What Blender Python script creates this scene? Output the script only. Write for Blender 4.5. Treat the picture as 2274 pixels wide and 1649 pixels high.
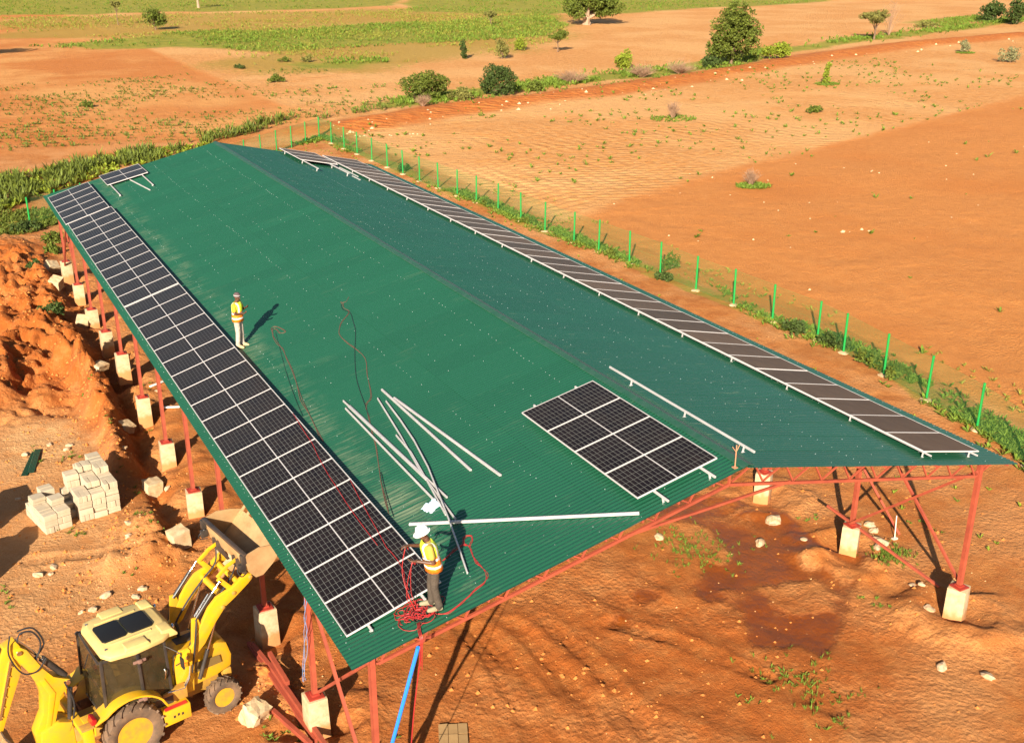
import bpy, bmesh, math, random
import numpy as np
from mathutils import Vector, Matrix, Euler

for _o in list(bpy.data.objects):
    bpy.data.objects.remove(_o)
scene = bpy.context.scene
COL = scene.collection
rnd = random.Random(7)
nrng = np.random.default_rng(11)

# ------------------------------------------------------------------ camera
cam_data = bpy.data.cameras.new('camera')
cam = bpy.data.objects.new('camera', cam_data)
COL.objects.link(cam)
cam_data.sensor_width = 36.0
cam_data.lens = 38.64
cam_data.clip_start = 0.1
cam_data.clip_end = 5000.0
_yaw, _pit, _rol = math.radians(28.498), math.radians(-21.675), math.radians(0.131)
_F = Vector((math.sin(_yaw) * math.cos(_pit), math.cos(_yaw) * math.cos(_pit), math.sin(_pit)))
_R = Vector((math.cos(_yaw), -math.sin(_yaw), 0.0))
_U = _R.cross(_F)
_R2 = _R * math.cos(_rol) + _U * math.sin(_rol)
_U2 = -_R * math.sin(_rol) + _U * math.cos(_rol)
_m = Matrix((_R2, _U2, -_F)).transposed().to_4x4()
_m.translation = Vector((-5.5515, -16.4973, 17.8824))
cam.matrix_world = _m
scene.camera = cam

# ------------------------------------------------------------------ light
SUN_EL = math.radians(24.0)
SUN_DIR = Vector((0.635 * math.cos(SUN_EL), 0.773 * math.cos(SUN_EL), -math.sin(SUN_EL))).normalized()
world = bpy.data.worlds.new('World')
scene.world = world
world.use_nodes = True
_nt = world.node_tree
_bg = _nt.nodes['Background']
_sky = _nt.nodes.new('ShaderNodeTexSky')
_sky.sky_type = 'NISHITA'
_sky.sun_disc = False
_sky.sun_elevation = SUN_EL
_sky.sun_rotation = math.atan2(-SUN_DIR.x, -SUN_DIR.y)
_sky.air_density = 1.0
_sky.dust_density = 1.0
_nt.links.new(_sky.outputs[0], _bg.inputs['Color'])
_bg.inputs['Strength'].default_value = 0.05
sun_data = bpy.data.lights.new('sun', 'SUN')
sun_data.energy = 4.6
sun_data.angle = math.radians(0.5)
sun_data.color = (1.0, 0.91, 0.755)
sun = bpy.data.objects.new('sun', sun_data)
COL.objects.link(sun)
sun.rotation_euler = SUN_DIR.to_track_quat('-Z', 'Y').to_euler()
sun.location = (-30, -40, 40)
scene.view_settings.view_transform = 'Standard'
scene.view_settings.look = 'None'
scene.view_settings.gamma = 1.0
scene.view_settings.use_curve_mapping = False
scene.view_settings.exposure = 1.32
scene.render.engine = 'CYCLES'
scene.cycles.max_bounces = 6
scene.cycles.transparent_max_bounces = 16

# ------------------------------------------------------------------ materials
def M(name, base, rough=0.6, metal=0.0, spec=0.5, var=0.0, vscale=3.0, col2=None, bump=0.0, bscale=30.0,
      island=0.0, objrand=0.0, alpha=1.0, sss=0.0, detail=6.0, coat=0.0, trans=0.0):
    """Principled material; noise mixes base with col2, islands / objects vary in value."""
    m = bpy.data.materials.new(name)
    m.use_nodes = True
    nt = m.node_tree
    b = nt.nodes['Principled BSDF']
    b.inputs['Roughness'].default_value = rough
    b.inputs['Metallic'].default_value = metal
    b.inputs['Specular IOR Level'].default_value = spec
    b.inputs['Alpha'].default_value = alpha
    b.inputs['Coat Weight'].default_value = coat
    b.inputs['Coat Roughness'].default_value = 0.05
    b.inputs['Transmission Weight'].default_value = trans
    base = tuple(base) + (1.0,)
    tc = nt.nodes.new('ShaderNodeTexCoord')
    cur = None
    if var > 0 or col2 is not None:
        n = nt.nodes.new('ShaderNodeTexNoise')
        n.inputs['Scale'].default_value = vscale
        n.inputs['Detail'].default_value = detail
        n.inputs['Roughness'].default_value = 0.65
        nt.links.new(tc.outputs['Object'], n.inputs['Vector'])
        r = nt.nodes.new('ShaderNodeValToRGB')
        r.color_ramp.elements[0].position = 0.35
        r.color_ramp.elements[1].position = 0.68
        c2 = (tuple(col2) + (1.0,)) if col2 is not None else tuple(max(0.0, c * (1 - var)) for c in base[:3]) + (1.0,)
        r.color_ramp.elements[0].color = base
        r.color_ramp.elements[1].color = c2
        nt.links.new(n.outputs['Fac'], r.inputs['Fac'])
        cur = r.outputs['Color']
    if island > 0 or objrand > 0:
        hs = nt.nodes.new('ShaderNodeHueSaturation')
        src = nt.nodes.new('ShaderNodeNewGeometry').outputs['Random Per Island'] if island > 0 else nt.nodes.new('ShaderNodeObjectInfo').outputs['Random']
        amt = island if island > 0 else objrand
        mr = nt.nodes.new('ShaderNodeMapRange')
        mr.inputs['To Min'].default_value = 1 - amt
        mr.inputs['To Max'].default_value = 1 + amt
        nt.links.new(src, mr.inputs['Value'])
        nt.links.new(mr.outputs[0], hs.inputs['Value'])
        if cur is None:
            hs.inputs['Color'].default_value = base
        else:
            nt.links.new(cur, hs.inputs['Color'])
        cur = hs.outputs['Color']
    if cur is None:
        b.inputs['Base Color'].default_value = base
    else:
        nt.links.new(cur, b.inputs['Base Color'])
    if bump > 0:
        n2 = nt.nodes.new('ShaderNodeTexNoise')
        n2.inputs['Scale'].default_value = bscale
        n2.inputs['Detail'].default_value = 5.0
        nt.links.new(tc.outputs['Object'], n2.inputs['Vector'])
        bp = nt.nodes.new('ShaderNodeBump')
        bp.inputs['Strength'].default_value = 1.0
        bp.inputs['Distance'].default_value = bump
        nt.links.new(n2.outputs['Fac'], bp.inputs['Height'])
        nt.links.new(bp.outputs['Normal'], b.inputs['Normal'])
    return m

# ------------------------------------------------------------------ object helpers
def tag(o, label=None, cat=None, group=None, kind=None):
    if label: o['label'] = label
    if cat: o['category'] = cat
    if group: o['group'] = group
    if kind: o['kind'] = kind
    return o

def empty(name, loc=(0, 0, 0), rz=0.0, label=None, cat=None, group=None):
    o = bpy.data.objects.new(name, None)
    o.empty_display_size = 0.2
    COL.objects.link(o)
    o.location = loc
    o.rotation_euler = (0, 0, rz)
    return tag(o, label, cat, group)

def link(name, mesh, parent=None, loc=None, rot=None):
    o = bpy.data.objects.new(name, mesh)
    COL.objects.link(o)
    if parent is not None: o.parent = parent
    if loc is not None: o.location = loc
    if rot is not None: o.rotation_euler = rot
    return o

def fin(bm, name, mat, parent=None, loc=None, rot=None, bevel=0.0, smooth=True, ang=35):
    """Turn a bmesh into one mesh object."""
    bmesh.ops.recalc_face_normals(bm, faces=bm.faces)
    if bevel > 0:
        ed = [e for e in bm.edges if len(e.link_faces) == 2 and e.calc_face_angle(0) > math.radians(28)]
        bmesh.ops.bevel(bm, geom=ed, offset=bevel, segments=2, profile=0.6, affect='EDGES', clamp_overlap=True)
    me = bpy.data.meshes.new(name)
    bm.to_mesh(me)
    bm.free()
    me.materials.append(mat)
    if smooth:
        me.shade_smooth()
        me.set_sharp_from_angle(angle=math.radians(ang))
    return link(name, me, parent, loc, rot)

def NB():
    return bmesh.new()

def box(bm, c, s, rot=None):
    mt = Matrix.Translation(Vector(c))
    if rot is not None:
        mt = mt @ (rot if isinstance(rot, Matrix) else Euler(rot).to_matrix().to_4x4())
    mt = mt @ Matrix.Diagonal((s[0], s[1], s[2], 1.0))
    bmesh.ops.create_cube(bm, size=1.0, matrix=mt)
    return bm

def bar(bm, p0, p1, w, h=None, up=(0, 0, 1)):
    h = w if h is None else h
    p0, p1 = Vector(p0), Vector(p1)
    d = p1 - p0
    L = d.length
    x = d.normalized()
    u = Vector(up)
    if abs(x.dot(u)) > 0.98: u = Vector((1, 0, 0))
    y = u.cross(x).normalized()
    z = x.cross(y)
    r = Matrix((x, y, z)).transposed().to_4x4()
    return box(bm, (p0 + p1) / 2, (L, w, h), r)

def tube(bm, pts, r, n=8, caps=True):
    pts = [Vector(p) for p in pts]
    rs = r if isinstance(r, (list, tuple)) else [r] * len(pts)
    rings = []
    prev = None
    for i, p in enumerate(pts):
        a = pts[max(i - 1, 0)]
        b = pts[min(i + 1, len(pts) - 1)]
        t = (b - a).normalized()
        if prev is None:
            u = Vector((0, 0, 1)) if abs(t.z) < 0.95 else Vector((1, 0, 0))
            x = u.cross(t).normalized()
        else:
            x = (prev - t * prev.dot(t)).normalized()
        prev = x
        y = t.cross(x)
        rings.append([bm.verts.new(p + (x * math.cos(2 * math.pi * k / n) + y * math.sin(2 * math.pi * k / n)) * rs[i]) for k in range(n)])
    for a, b in zip(rings, rings[1:]):
        for k in range(n):
            bm.faces.new((a[k], a[(k + 1) % n], b[(k + 1) % n], b[k]))
    if caps:
        bm.faces.new(rings[0][::-1])
        bm.faces.new(rings[-1])
    return bm

def prism(bm, pts, a0, a1, axis='y'):
    def P(p, a):
        if axis == 'y': return (p[0], a, p[1])
        if axis == 'x': return (a, p[0], p[1])
        return (p[0], p[1], a)
    v0 = [bm.verts.new(P(p, a0)) for p in pts]
    v1 = [bm.verts.new(P(p, a1)) for p in pts]
    n = len(pts)
    bm.faces.new(v0)
    bm.faces.new(v1[::-1])
    for i in range(n):
        bm.faces.new((v0[i], v1[i], v1[(i + 1) % n], v0[(i + 1) % n]))
    return bm

def plate(bm, pts, th, a0, a1, axis='y'):
    """Open profile polyline with thickness, extruded along an axis."""
    pts = [Vector(p) for p in pts]
    off = []
    for i, p in enumerate(pts):
        a = pts[max(i - 1, 0)]; b = pts[min(i + 1, len(pts) - 1)]
        t = (b - a).normalized()
        off.append(p + Vector((-t.y, t.x)) * th)
    return prism(bm, pts + off[::-1], a0, a1, axis)

def lathe(bm, prof, c=(0, 0, 0), axis='y', n=32, closed=False):
    """prof: (radius, along) pairs revolved about an axis through c."""
    c = Vector(c)
    rings = []
    for r, a in prof:
        ring = []
        for k in range(n):
            t = 2 * math.pi * k / n
            q = (r * math.cos(t), a, r * math.sin(t)) if axis == 'y' else ((a, r * math.cos(t), r * math.sin(t)) if axis == 'x' else (r * math.cos(t), r * math.sin(t), a))
            ring.append(bm.verts.new(c + Vector(q)))
        rings.append(ring)
    pairs = list(zip(rings, rings[1:]))
    if closed: pairs.append((rings[-1], rings[0]))
    for a, b in pairs:
        for k in range(n):
            bm.faces.new((a[k], a[(k + 1) % n], b[(k + 1) % n], b[k]))
    if not closed:
        if prof[0][0] > 1e-4: bm.faces.new(rings[0][::-1])
        if prof[-1][0] > 1e-4: bm.faces.new(rings[-1])
    return bm

def poly_mesh(name, V, Fc, mat, smooth=False):
    """V (n,3) array, Fc (m,3 or 4) index array."""
    V = np.asarray(V, dtype=np.float32); Fc = np.asarray(Fc, dtype=np.int32)
    k = Fc.shape[1]
    me = bpy.data.meshes.new(name)
    me.vertices.add(len(V)); me.vertices.foreach_set('co', V.ravel())
    me.loops.add(Fc.size); me.loops.foreach_set('vertex_index', Fc.ravel())
    me.polygons.add(len(Fc))
    me.polygons.foreach_set('loop_start', np.arange(0, Fc.size, k, dtype=np.int32))
    me.update(calc_edges=True)
    me.polygons.foreach_set('use_smooth', np.full(len(Fc), smooth))
    me.materials.append(mat)
    me.update()
    return me

def quads_mesh(name, Q, mat):
    Q = np.asarray(Q, dtype=np.float32)
    n, k = Q.shape[0], Q.shape[1]
    return poly_mesh(name, Q.reshape(-1, 3), np.arange(n * k).reshape(n, k), mat)

ORD = ['first', 'second', 'third', 'fourth', 'fifth', 'sixth', 'seventh', 'eighth', 'ninth', 'tenth', 'eleventh', 'twelfth',
       'thirteenth', 'fourteenth', 'fifteenth', 'sixteenth', 'seventeenth', 'eighteenth', 'nineteenth', 'twentieth']
def ordn(i):
    """0-based ordinal word."""
    if i < 20: return ORD[i]
    tens = {2: 'twenty', 3: 'thirty', 4: 'forty'}[(i + 1) // 10]
    u = (i + 1) % 10
    return {2: 'twentieth', 3: 'thirtieth', 4: 'fortieth'}[(i + 1) // 10] if u == 0 else tens + '-' + ORD[u - 1]

# ------------------------------------------------------------------ noise (numpy)
def _hash(ix, iy, s):
    h = (ix * 374761393 + iy * 668265263 + s * 974634777) & 0xFFFFFFFF
    h = ((h ^ (h >> 13)) * 1274126177) & 0xFFFFFFFF
    return ((h ^ (h >> 16)) & 0xFFFF) / 65535.0
def vnoise(x, y, s=0):
    x = np.asarray(x, dtype=np.float64); y = np.asarray(y, dtype=np.float64)
    ix = np.floor(x).astype(np.int64); iy = np.floor(y).astype(np.int64)
    fx = x - ix; fy = y - iy
    fx = fx * fx * fx * (fx * (fx * 6 - 15) + 10); fy = fy * fy * fy * (fy * (fy * 6 - 15) + 10)
    a = _hash(ix, iy, s); b = _hash(ix + 1, iy, s); c = _hash(ix, iy + 1, s); d = _hash(ix + 1, iy + 1, s)
    return (a + (b - a) * fx) * (1 - fy) + (c + (d - c) * fx) * fy
def fbm(x, y, s=0, o=4):
    t = 0.0; amp = 0.5
    for i in range(o):
        t = t + amp * (vnoise(x, y, s + i * 17) - 0.5) * 2
        x = x * 2.03 + 11.3; y = y * 2.03 - 7.7; amp *= 0.5
    return t
def sstep(a, b, x):
    t = np.clip((np.asarray(x, dtype=np.float64) - a) / (b - a), 0, 1)
    return t * t * (3 - 2 * t)
def pl_dist(x, y, pts):
    """distance to a polyline and arc length of the nearest point."""
    best = np.full(np.shape(x), 1e9); arc = np.zeros(np.shape(x)); s0 = 0.0; side = np.zeros(np.shape(x))
    for (ax, ay), (bx, by) in zip(pts, pts[1:]):
        dx, dy = bx - ax, by - ay
        L2 = dx * dx + dy * dy
        t = np.clip(((x - ax) * dx + (y - ay) * dy) / L2, 0, 1)
        d = np.hypot(x - ax - t * dx, y - ay - t * dy)
        m = d < best
        best = np.where(m, d, best); arc = np.where(m, s0 + t * math.sqrt(L2), arc)
        side = np.where(m, np.sign((x - ax) * dy - (y - ay) * dx), side)
        s0 += math.sqrt(L2)
    return best, arc, side
def in_poly(x, y, poly):
    c = np.zeros(np.shape(x), dtype=bool)
    n = len(poly)
    for i in range(n):
        x0, y0 = poly[i]; x1, y1 = poly[(i + 1) % n]
        if y0 == y1: continue
        k = ((y0 > y) != (y1 > y)) & (x < (x1 - x0) * (y - y0) / (y1 - y0) + x0)
        c ^= k
    return c
def poly_soft(x, y, poly, w):
    d, _, _ = pl_dist(x, y, list(poly) + [poly[0]])
    s = np.where(in_poly(x, y, poly), d, -d)
    return sstep(-w, w, s)
# ------------------------------------------------------------------ surveyed positions (metres; x across the shed, y along its ridge, z up)
LOOSE_RAILS = [[(4.76, 10.07, 6.05), (4.74, 4.48, 6.05)], [(4.82, 9.33, 6.07), (5.15, 3.75, 6.14)], [(4.58, 9.33, 6.01), (4.45, 8.05, 5.98), (4.28, 6.75, 5.95), (4.02, 5.33, 5.89), (3.46, 2.99, 5.76), (3.17, 1.89, 5.7), (2.94, 1.02, 5.65)], [(4.47, 9.67, 5.99), (4.14, 7.31, 5.91), (3.81, 5.29, 5.84), (3.59, 2.93, 5.79)], [(4.06, 7.4, 5.9), (4.0, 6.3, 5.88), (3.79, 4.98, 5.84), (3.5, 3.25, 5.77)], [(3.71, 10.33, 5.82), (3.82, 3.86, 5.84)], [(3.6, 9.86, 5.79), (3.55, 3.85, 5.78)], [(3.72, 9.91, 5.82), (3.79, 4.9, 5.84)], [(2.73, 3.51, 5.6), (6.61, 0.23, 6.46)]]
RIDGE_RAIL = [(9.87, 6.34, 6.93), (9.77, 5.36, 6.96), (9.75, 2.99, 6.96), (9.74, 0.85, 6.96), (9.9, 0.71, 6.93)]
ROD = [(9.11, -0.05, 7.02)]
ROPES = [[(3.64, 16.74, 5.8), (3.76, 17.21, 5.83), (3.92, 17.17, 5.87), (4.02, 16.73, 5.89), (4.01, 16.51, 5.89), (3.86, 16.55, 5.85), (3.85, 16.95, 5.85), (3.83, 17.12, 5.85), (3.72, 16.94, 5.82), (3.6, 16.48, 5.8), (3.54, 15.83, 5.78), (3.52, 15.27, 5.78), (3.43, 14.55, 5.76), (3.26, 13.56, 5.72), (3.04, 12.44, 5.67), (2.86, 11.47, 5.63), (2.74, 10.62, 5.6), (2.64, 9.87, 5.58), (2.55, 9.06, 5.56), (2.51, 8.72, 5.55)], [(6.52, 17.33, 6.44), (6.34, 17.1, 6.4), (6.18, 17.06, 6.37), (6.2, 17.19, 6.37), (6.18, 16.92, 6.37), (6.08, 16.6, 6.35), (6.07, 16.12, 6.34), (5.62, 15.57, 6.24), (5.33, 15.1, 6.18), (5.22, 14.64, 6.16), (5.18, 13.9, 6.15), (5.19, 13.33, 6.15), (5.15, 12.37, 6.14), (4.84, 11.35, 6.07), (4.41, 10.01, 5.98), (4.1, 9.65, 5.91), (3.91, 9.01, 5.86), (3.73, 8.28, 5.82), (3.5, 7.47, 5.77), (3.22, 6.59, 5.71), (2.91, 5.64, 5.64), (2.68, 4.84, 5.59), (2.55, 4.36, 5.56)], [(6.12, 16.97, 6.35), (6.01, 16.53, 6.33), (6.08, 16.02, 6.35), (5.9, 15.3, 6.31), (5.68, 14.51, 6.26), (5.18, 13.27, 6.15), (4.77, 12.18, 6.05), (4.42, 11.1, 5.98), (4.09, 9.68, 5.9), (3.92, 8.99, 5.87)], [(3.76, 16.75, 5.83), (3.1, 13.62, 5.68), (2.74, 11.61, 5.6), (2.57, 10.48, 5.57)], [(3.1, 6.11, 5.68), (2.82, 5.09, 5.62), (2.59, 4.11, 5.57)]]
RED_ON_PANEL = [[(2.41, 11.42, 5.53), (2.32, 10.33, 5.51), (2.22, 8.98, 5.49), (2.19, 8.4, 5.48), (2.1, 7.76, 5.46), (1.99, 6.66, 5.44), (1.94, 5.82, 5.43), (1.87, 4.81, 5.41), (1.82, 3.07, 5.4), (1.9, 2.8, 5.42), (2.08, 2.45, 5.46), (2.21, 2.48, 5.48), (2.32, 2.71, 5.51), (2.46, 2.9, 5.54)], [(2.4, 6.66, 5.53), (2.3, 5.93, 5.51), (2.19, 5.1, 5.48), (2.03, 3.64, 5.45), (1.99, 3.26, 5.44), (1.94, 2.85, 5.43), (1.95, 2.57, 5.43), (1.94, 2.17, 5.43), (1.89, 1.79, 5.41), (1.77, 1.44, 5.39), (1.74, 1.2, 5.38)]]
RED_LOOP = [(2.74, 1.82, 5.6), (2.89, 1.87, 5.64), (3.17, 2.01, 5.7), (3.32, 2.01, 5.73), (3.47, 2.23, 5.77), (3.58, 2.16, 5.79), (3.54, 2.0, 5.78), (3.38, 1.88, 5.75), (3.33, 2.01, 5.74), (3.38, 1.85, 5.75), (3.32, 1.53, 5.73), (3.26, 1.25, 5.72), (3.27, 0.99, 5.72), (3.23, 0.71, 5.71), (3.07, 0.54, 5.68), (2.88, 0.49, 5.63), (2.68, 0.4, 5.59), (2.48, 0.32, 5.55), (2.29, 0.26, 5.5), (2.08, 0.23, 5.46), (1.9, 0.36, 5.42), (1.77, 0.61, 5.39), (1.65, 0.79, 5.36)]
PILE_C = (1.71, 0.63, 5.37)
BAG = (3.42, 3.81, 5.75)
CABLE_EXIT = (1.48, 0.05, 5.32)
CONDUIT = [(1.39, -0.18, 5.3), (0.93, 1.8, 0.0)]
LP_L = [(2.93, 45.61, 5.65), (5.04, 45.86, 6.11), (5.07, 43.6, 6.12), (2.99, 43.19, 5.66), (3.09, 40.18, 5.68), (4.7, 40.17, 6.04), (4.39, 39.63, 5.97), (4.1, 42.3, 5.91), (4.61, 41.93, 6.02), (3.17, 42.64, 5.7)]
LP_R = [(12.78, 45.76, 6.28), (14.83, 45.42, 5.82), (13.73, 37.6, 6.07), (11.66, 39.26, 6.53), (12.66, 40.02, 6.31), (14.2, 39.52, 5.96), (15.6, 39.84, 5.65), (15.36, 44.44, 5.7)]
CUBES = [(0.02, 47.32), (-0.26, 42.88), (0.15, 37.25), (-0.3, 19.39), (-0.39, 14.82), (-0.22, 24.56), (-0.34, 29.08)]
ROCKS = [(17.16, 7.31), (15.91, 6.51), (17.04, 5.74), (15.85, -0.8), (16.56, -1.68), (17.52, 1.18), (18.12, 2.31), (18.26, 2.1), (19.67, 5.56), (19.61, 5.26), (19.01, 4.46), (18.73, 4.3), (13.22, 8.21), (19.52, 5.21), (-1.73, 15.76), (-1.59, 16.48), (-4.02, 15.39), (-4.15, 15.06), (-2.15, 12.66), (-2.9, 13.07), (-4.49, 15.16), (-3.36, 12.53), (-3.66, 12.57), (-2.48, 23.74), (-3.01, 24.55), (-3.92, 24.08), (-2.35, 24.1), (-0.77, 21.55), (0.14, 19.08), (1.62, 27.65), (-1.9, 12.94), (-4.5, 20.63)]
BROKEN = (-0.62, 5.67)
GREEN_SHEETS = [(-3.53, 24.08), (-4.07, 22.3)]
BEAMS = [((0.07, 8.7), (0.38, 4.14)), ((0.25, 7.32), (0.5, 3.54)), ((-0.27, 5.97), (0.23, 4.03)), ((0.31, 7.5), (0.38, 6.21)), ((0.11, 8.49), (0.55, 4.95))]
CARD = [(3.22, 3.38), (3.87, 3.1), (3.59, 2.4), (2.91, 2.68)]
LADDER = [(20.25, 4.89, 0.0), (18.62, 3.76)]
LEAN_PIPE = [(18.55, 1.72)]
TRACK = [(28.76, 87.68), (34.52, 89.28), (47.22, 94.79), (60.32, 97.65), (75.56, 101.29), (94.95, 107.62), (120.96, 117.88), (148.76, 125.56), (187.8, 131.66)]
HEDGE = [(42.84, 100.97), (52.28, 105.37), (61.99, 107.37), (79.02, 111.78), (97.94, 115.53), (117.07, 126.17), (149.47, 136.97), (197.07, 151.01), (225.09, 160.94)]
FIELD_EDGE = [(31.37, 44.31), (34.79, 46.36), (40.88, 49.18), (48.99, 52.18), (58.02, 55.19), (69.02, 58.67), (82.02, 62.77), (111.88, 72.06)]
GREENS = [[(22.19, 427.07), (157.26, 362.21), (119.35, 280.66), (111.62, 268.51), (74.53, 266.42), (47.06, 270.77), (11.76, 276.23)], [(14.26, 191.71), (25.01, 195.54), (46.17, 211.9), (71.2, 209.29), (105.27, 216.37), (134.68, 227.0), (118.7, 187.91), (100.35, 167.28), (81.53, 166.65), (55.68, 164.35), (45.19, 164.74), (39.47, 183.38), (22.79, 181.23)], [(157.26, 362.21), (303.27, 292.1), (241.54, 240.8), (206.56, 228.22), (154.43, 217.13), (128.78, 221.02), (108.59, 249.45)], [(186.15, 160.74), (222.41, 172.39), (215.03, 161.17), (187.96, 150.19)], [(51.47, 152.15), (61.37, 147.06), (58.91, 141.11), (49.54, 142.53)]]
SPARSE = [[(16.85, 268.74), (72.16, 258.23), (112.13, 257.66), (131.58, 211.16), (102.41, 161.0), (58.92, 134.38), (40.0, 137.89), (41.51, 192.08), (12.33, 217.54)], [(74.81, 165.29), (96.56, 163.98), (87.74, 145.35), (73.02, 148.81)]]
MAIZE = [[(-1.38, 76.9), (4.31, 80.47), (11.65, 85.06), (15.07, 84.5), (18.97, 85.54), (13.67, 79.95), (6.11, 73.88), (0.89, 67.9), (-2.48, 62.28)], [(16.01, 88.71), (20.1, 89.9), (27.25, 96.02), (29.45, 96.89), (28.27, 93.2), (23.28, 88.8), (17.29, 85.38)], [(29.45, 96.89), (43.78, 99.29), (43.1, 97.71), (31.36, 93.87)]]
WEEDS = [[(-1.74, 64.71), (0.57, 64.96), (3.04, 63.65), (2.48, 59.65), (-0.27, 57.19), (-2.36, 57.08)], [(-0.27, 57.19), (1.89, 57.31), (1.07, 51.22), (-0.63, 51.57)], [(-1.3, 40.78), (-0.16, 39.0), (0.02, 36.67), (-0.82, 35.71), (-1.55, 37.87)]]
VEG = {'T1': (124.01, 189.31, 243.9), 'T2': (103.77, 116.57, 173.1), 'T3': (152.06, 135.65, 219.8), 'T3b': (161.83, 141.44, 230.8), 'T4': (40.73, 217.1, 238.8), 'T5': (36.49, 233.53, 254.2), 'T6': (65.17, 283.06, 308.3), 'T7': (89.67, 143.53, 187.1), 'T8': (104.21, 195.24, 239.2), 'B9': (71.49, 141.1, 176.3), 'B10': (76.69, 138.42, 176.3), 'B11': (86.01, 148.79, 189.8), 'B12': (47.73, 102.52, 131.6), 'B13': (51.21, 100.7, 131.4), 'B14': (56.71, 102.17, 135.2), 'B15': (62.57, 103.23, 138.9), 'B16': (86.2, 118.98, 164.6), 'B17': (98.08, 114.13, 167.7), 'B18': (114.14, 117.64, 180.7), 'B19': (99.24, 92.02, 151.9), 'B20': (80.84, 74.22, 126.5), 'D21': (64.65, 77.76, 118.9), 'D22': (50.38, 48.22, 87.4), 'B23': (149.24, 112.93, 202.6), 'B24': (143.67, 99.5, 189.8), 'B25': (208.77, 156.63, 276.1), 'B26': (208.11, 149.65, 271.3), 'B27': (37.34, 126.8, 150.6), 'B28': (48.88, 147.69, 173.9), 'B29': (45.7, 149.33, 174.5), 'B30': (37.16, 143.7, 166.8), 'B31': (12.07, 114.7, 133.6), 'B32': (31.44, 32.59, 64.0), 'B33': (45.01, 97.48, 126.0), 'B34': (70.61, 107.94, 147.0), 'B35': (82.25, 108.96, 154.2), 'B36': (89.01, 109.5, 158.6), 'B37': (-0.93, 37.17, 56.8), 'B38': (183.56, 152.42, 254.2)}
RIDGE_T = [(-1.28, 32.39), (-0.58, 29.1), (-0.68, 26.02), (-0.83, 22.85), (-0.98, 20.85)]
MOUNDS = [(-1.08, 49.71), (-2.73, 42.35), (-1.9, 36.63), (-3.03, 33.32), (-2.07, 54.57), (-1.02, 16.34), (-1.76, 14.71), (-1.2, 14.11), (-0.25, 27.31), (19.66, 4.11), (19.23, 3.88), (17.97, 0.06)]
SANDPALE = [(-3.32, 25.99), (-3.07, 24.05), (-4.14, 24.2), (-2.25, 25.41)]
WET = [(15.37, 8.72), (17.73, 8.36), (17.65, 5.3), (18.29, 4.17), (17.29, 3.36), (15.12, 2.08), (14.38, 1.49), (13.27, 1.02), (13.05, 1.49), (12.12, 2.46), (12.51, 3.74), (13.15, 4.74), (12.37, 4.61), (12.25, 5.78), (14.38, 6.27), (15.03, 8.03)]
DRY_RISE = [[(14.31, 4.67), (15.88, 4.12), (15.96, 2.95), (15.19, 2.43), (13.67, 3.12)], [(16.33, 5.53), (17.1, 5.12), (17.45, 3.71), (16.85, 3.67), (16.12, 4.58)]]
FENCE_POSTS = [(27.1, 3.2), (27.95, 6.05), (28.83, 9.02), (29.45, 12.08), (29.98, 14.92), (30.52, 17.91), (30.74, 19.86), (30.6, 22.9), (30.42, 25.7), (30.33, 28.77), (30.28, 32.0), (30.12, 34.84), (29.95, 37.9), (29.72, 40.4), (29.6, 43.8), (29.51, 46.87), (29.42, 50.0), (29.24, 53.0), (29.03, 55.7), (28.88, 58.7), (28.7, 61.76), (28.56, 64.7), (28.54, 67.9), (28.52, 71.3), (28.47, 74.6), (28.42, 77.68), (28.32, 80.8), (28.2, 83.85)]
TYRES = [[(5.46, 7.04), (5.58, 5.33), (5.39, 3.71), (5.21, 2.44), (4.87, 1.19)], [(6.8, 6.32), (6.98, 3.69), (6.73, 2.39), (6.41, 1.06)], [(5.92, 6.54), (5.93, 4.47), (5.83, 2.87), (5.65, 1.47)], [(2.2, 13.9), (-0.6, 14.6), (-2.4, 15.4), (-4.6, 16.2)], [(9.24, 5.0), (10.4, 3.42), (11.53, 1.03)], [(-5.2, 12.2), (-3.6, 13.9), (-1.9, 15.6), (-1.4, 17.2)], [(-4.6, 11.9), (-3.0, 13.6), (-1.2, 15.4)], [(7.7, 6.0), (7.9, 3.6), (7.7, 1.4), (7.2, -0.6)], [(-1.0, 5.0), (0.3, 4.6), (1.6, 4.4)]]
PLANTS = [(13.39, 7.95), (13.73, 7.93), (13.69, 7.17), (13.65, 6.43), (14.02, 6.23), (14.22, 5.83), (12.32, 6.13), (11.65, 1.18), (11.99, 1.22), (11.81, 0.67), (12.22, 0.45), (12.46, 0.54), (12.3, 0.2), (12.27, 0.85), (10.42, 0.51), (11.98, -0.63), (11.81, -1.12), (11.19, -1.15), (12.45, -0.29), (18.72, 3.86), (19.06, 3.82), (18.33, 3.76), (19.35, 3.82), (18.47, 6.88), (18.23, 6.84), (16.24, 2.51), (16.39, 2.3), (16.42, 1.9), (21.43, 4.62), (21.34, 4.17), (20.78, 4.97), (22.22, 6.11), (23.09, 7.54), (23.51, 5.24), (-0.32, 5.42), (-0.33, 4.69), (-0.61, 4.84), (-0.71, 5.63), (0.24, 4.38), (0.06, 4.84), (1.85, 3.51), (-3.44, 17.8), (-3.24, 17.21), (-2.97, 17.22), (-2.08, 13.72), (-1.11, 15.91), (-0.76, 15.56), (-1.12, 16.56), (-1.19, 16.93), (-3.66, 24.37), (-3.46, 23.41), (-3.48, 23.84), (-2.42, 23.06), (-2.73, 23.02), (-2.24, 23.18), (-5.41, 14.69), (-5.54, 13.96), (-0.89, 19.25), (-0.79, 24.17), (-0.93, 27.42), (-1.12, 20.52), (1.34, 28.07), (-1.38, 27.91), (0.44, 24.45)]
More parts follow.
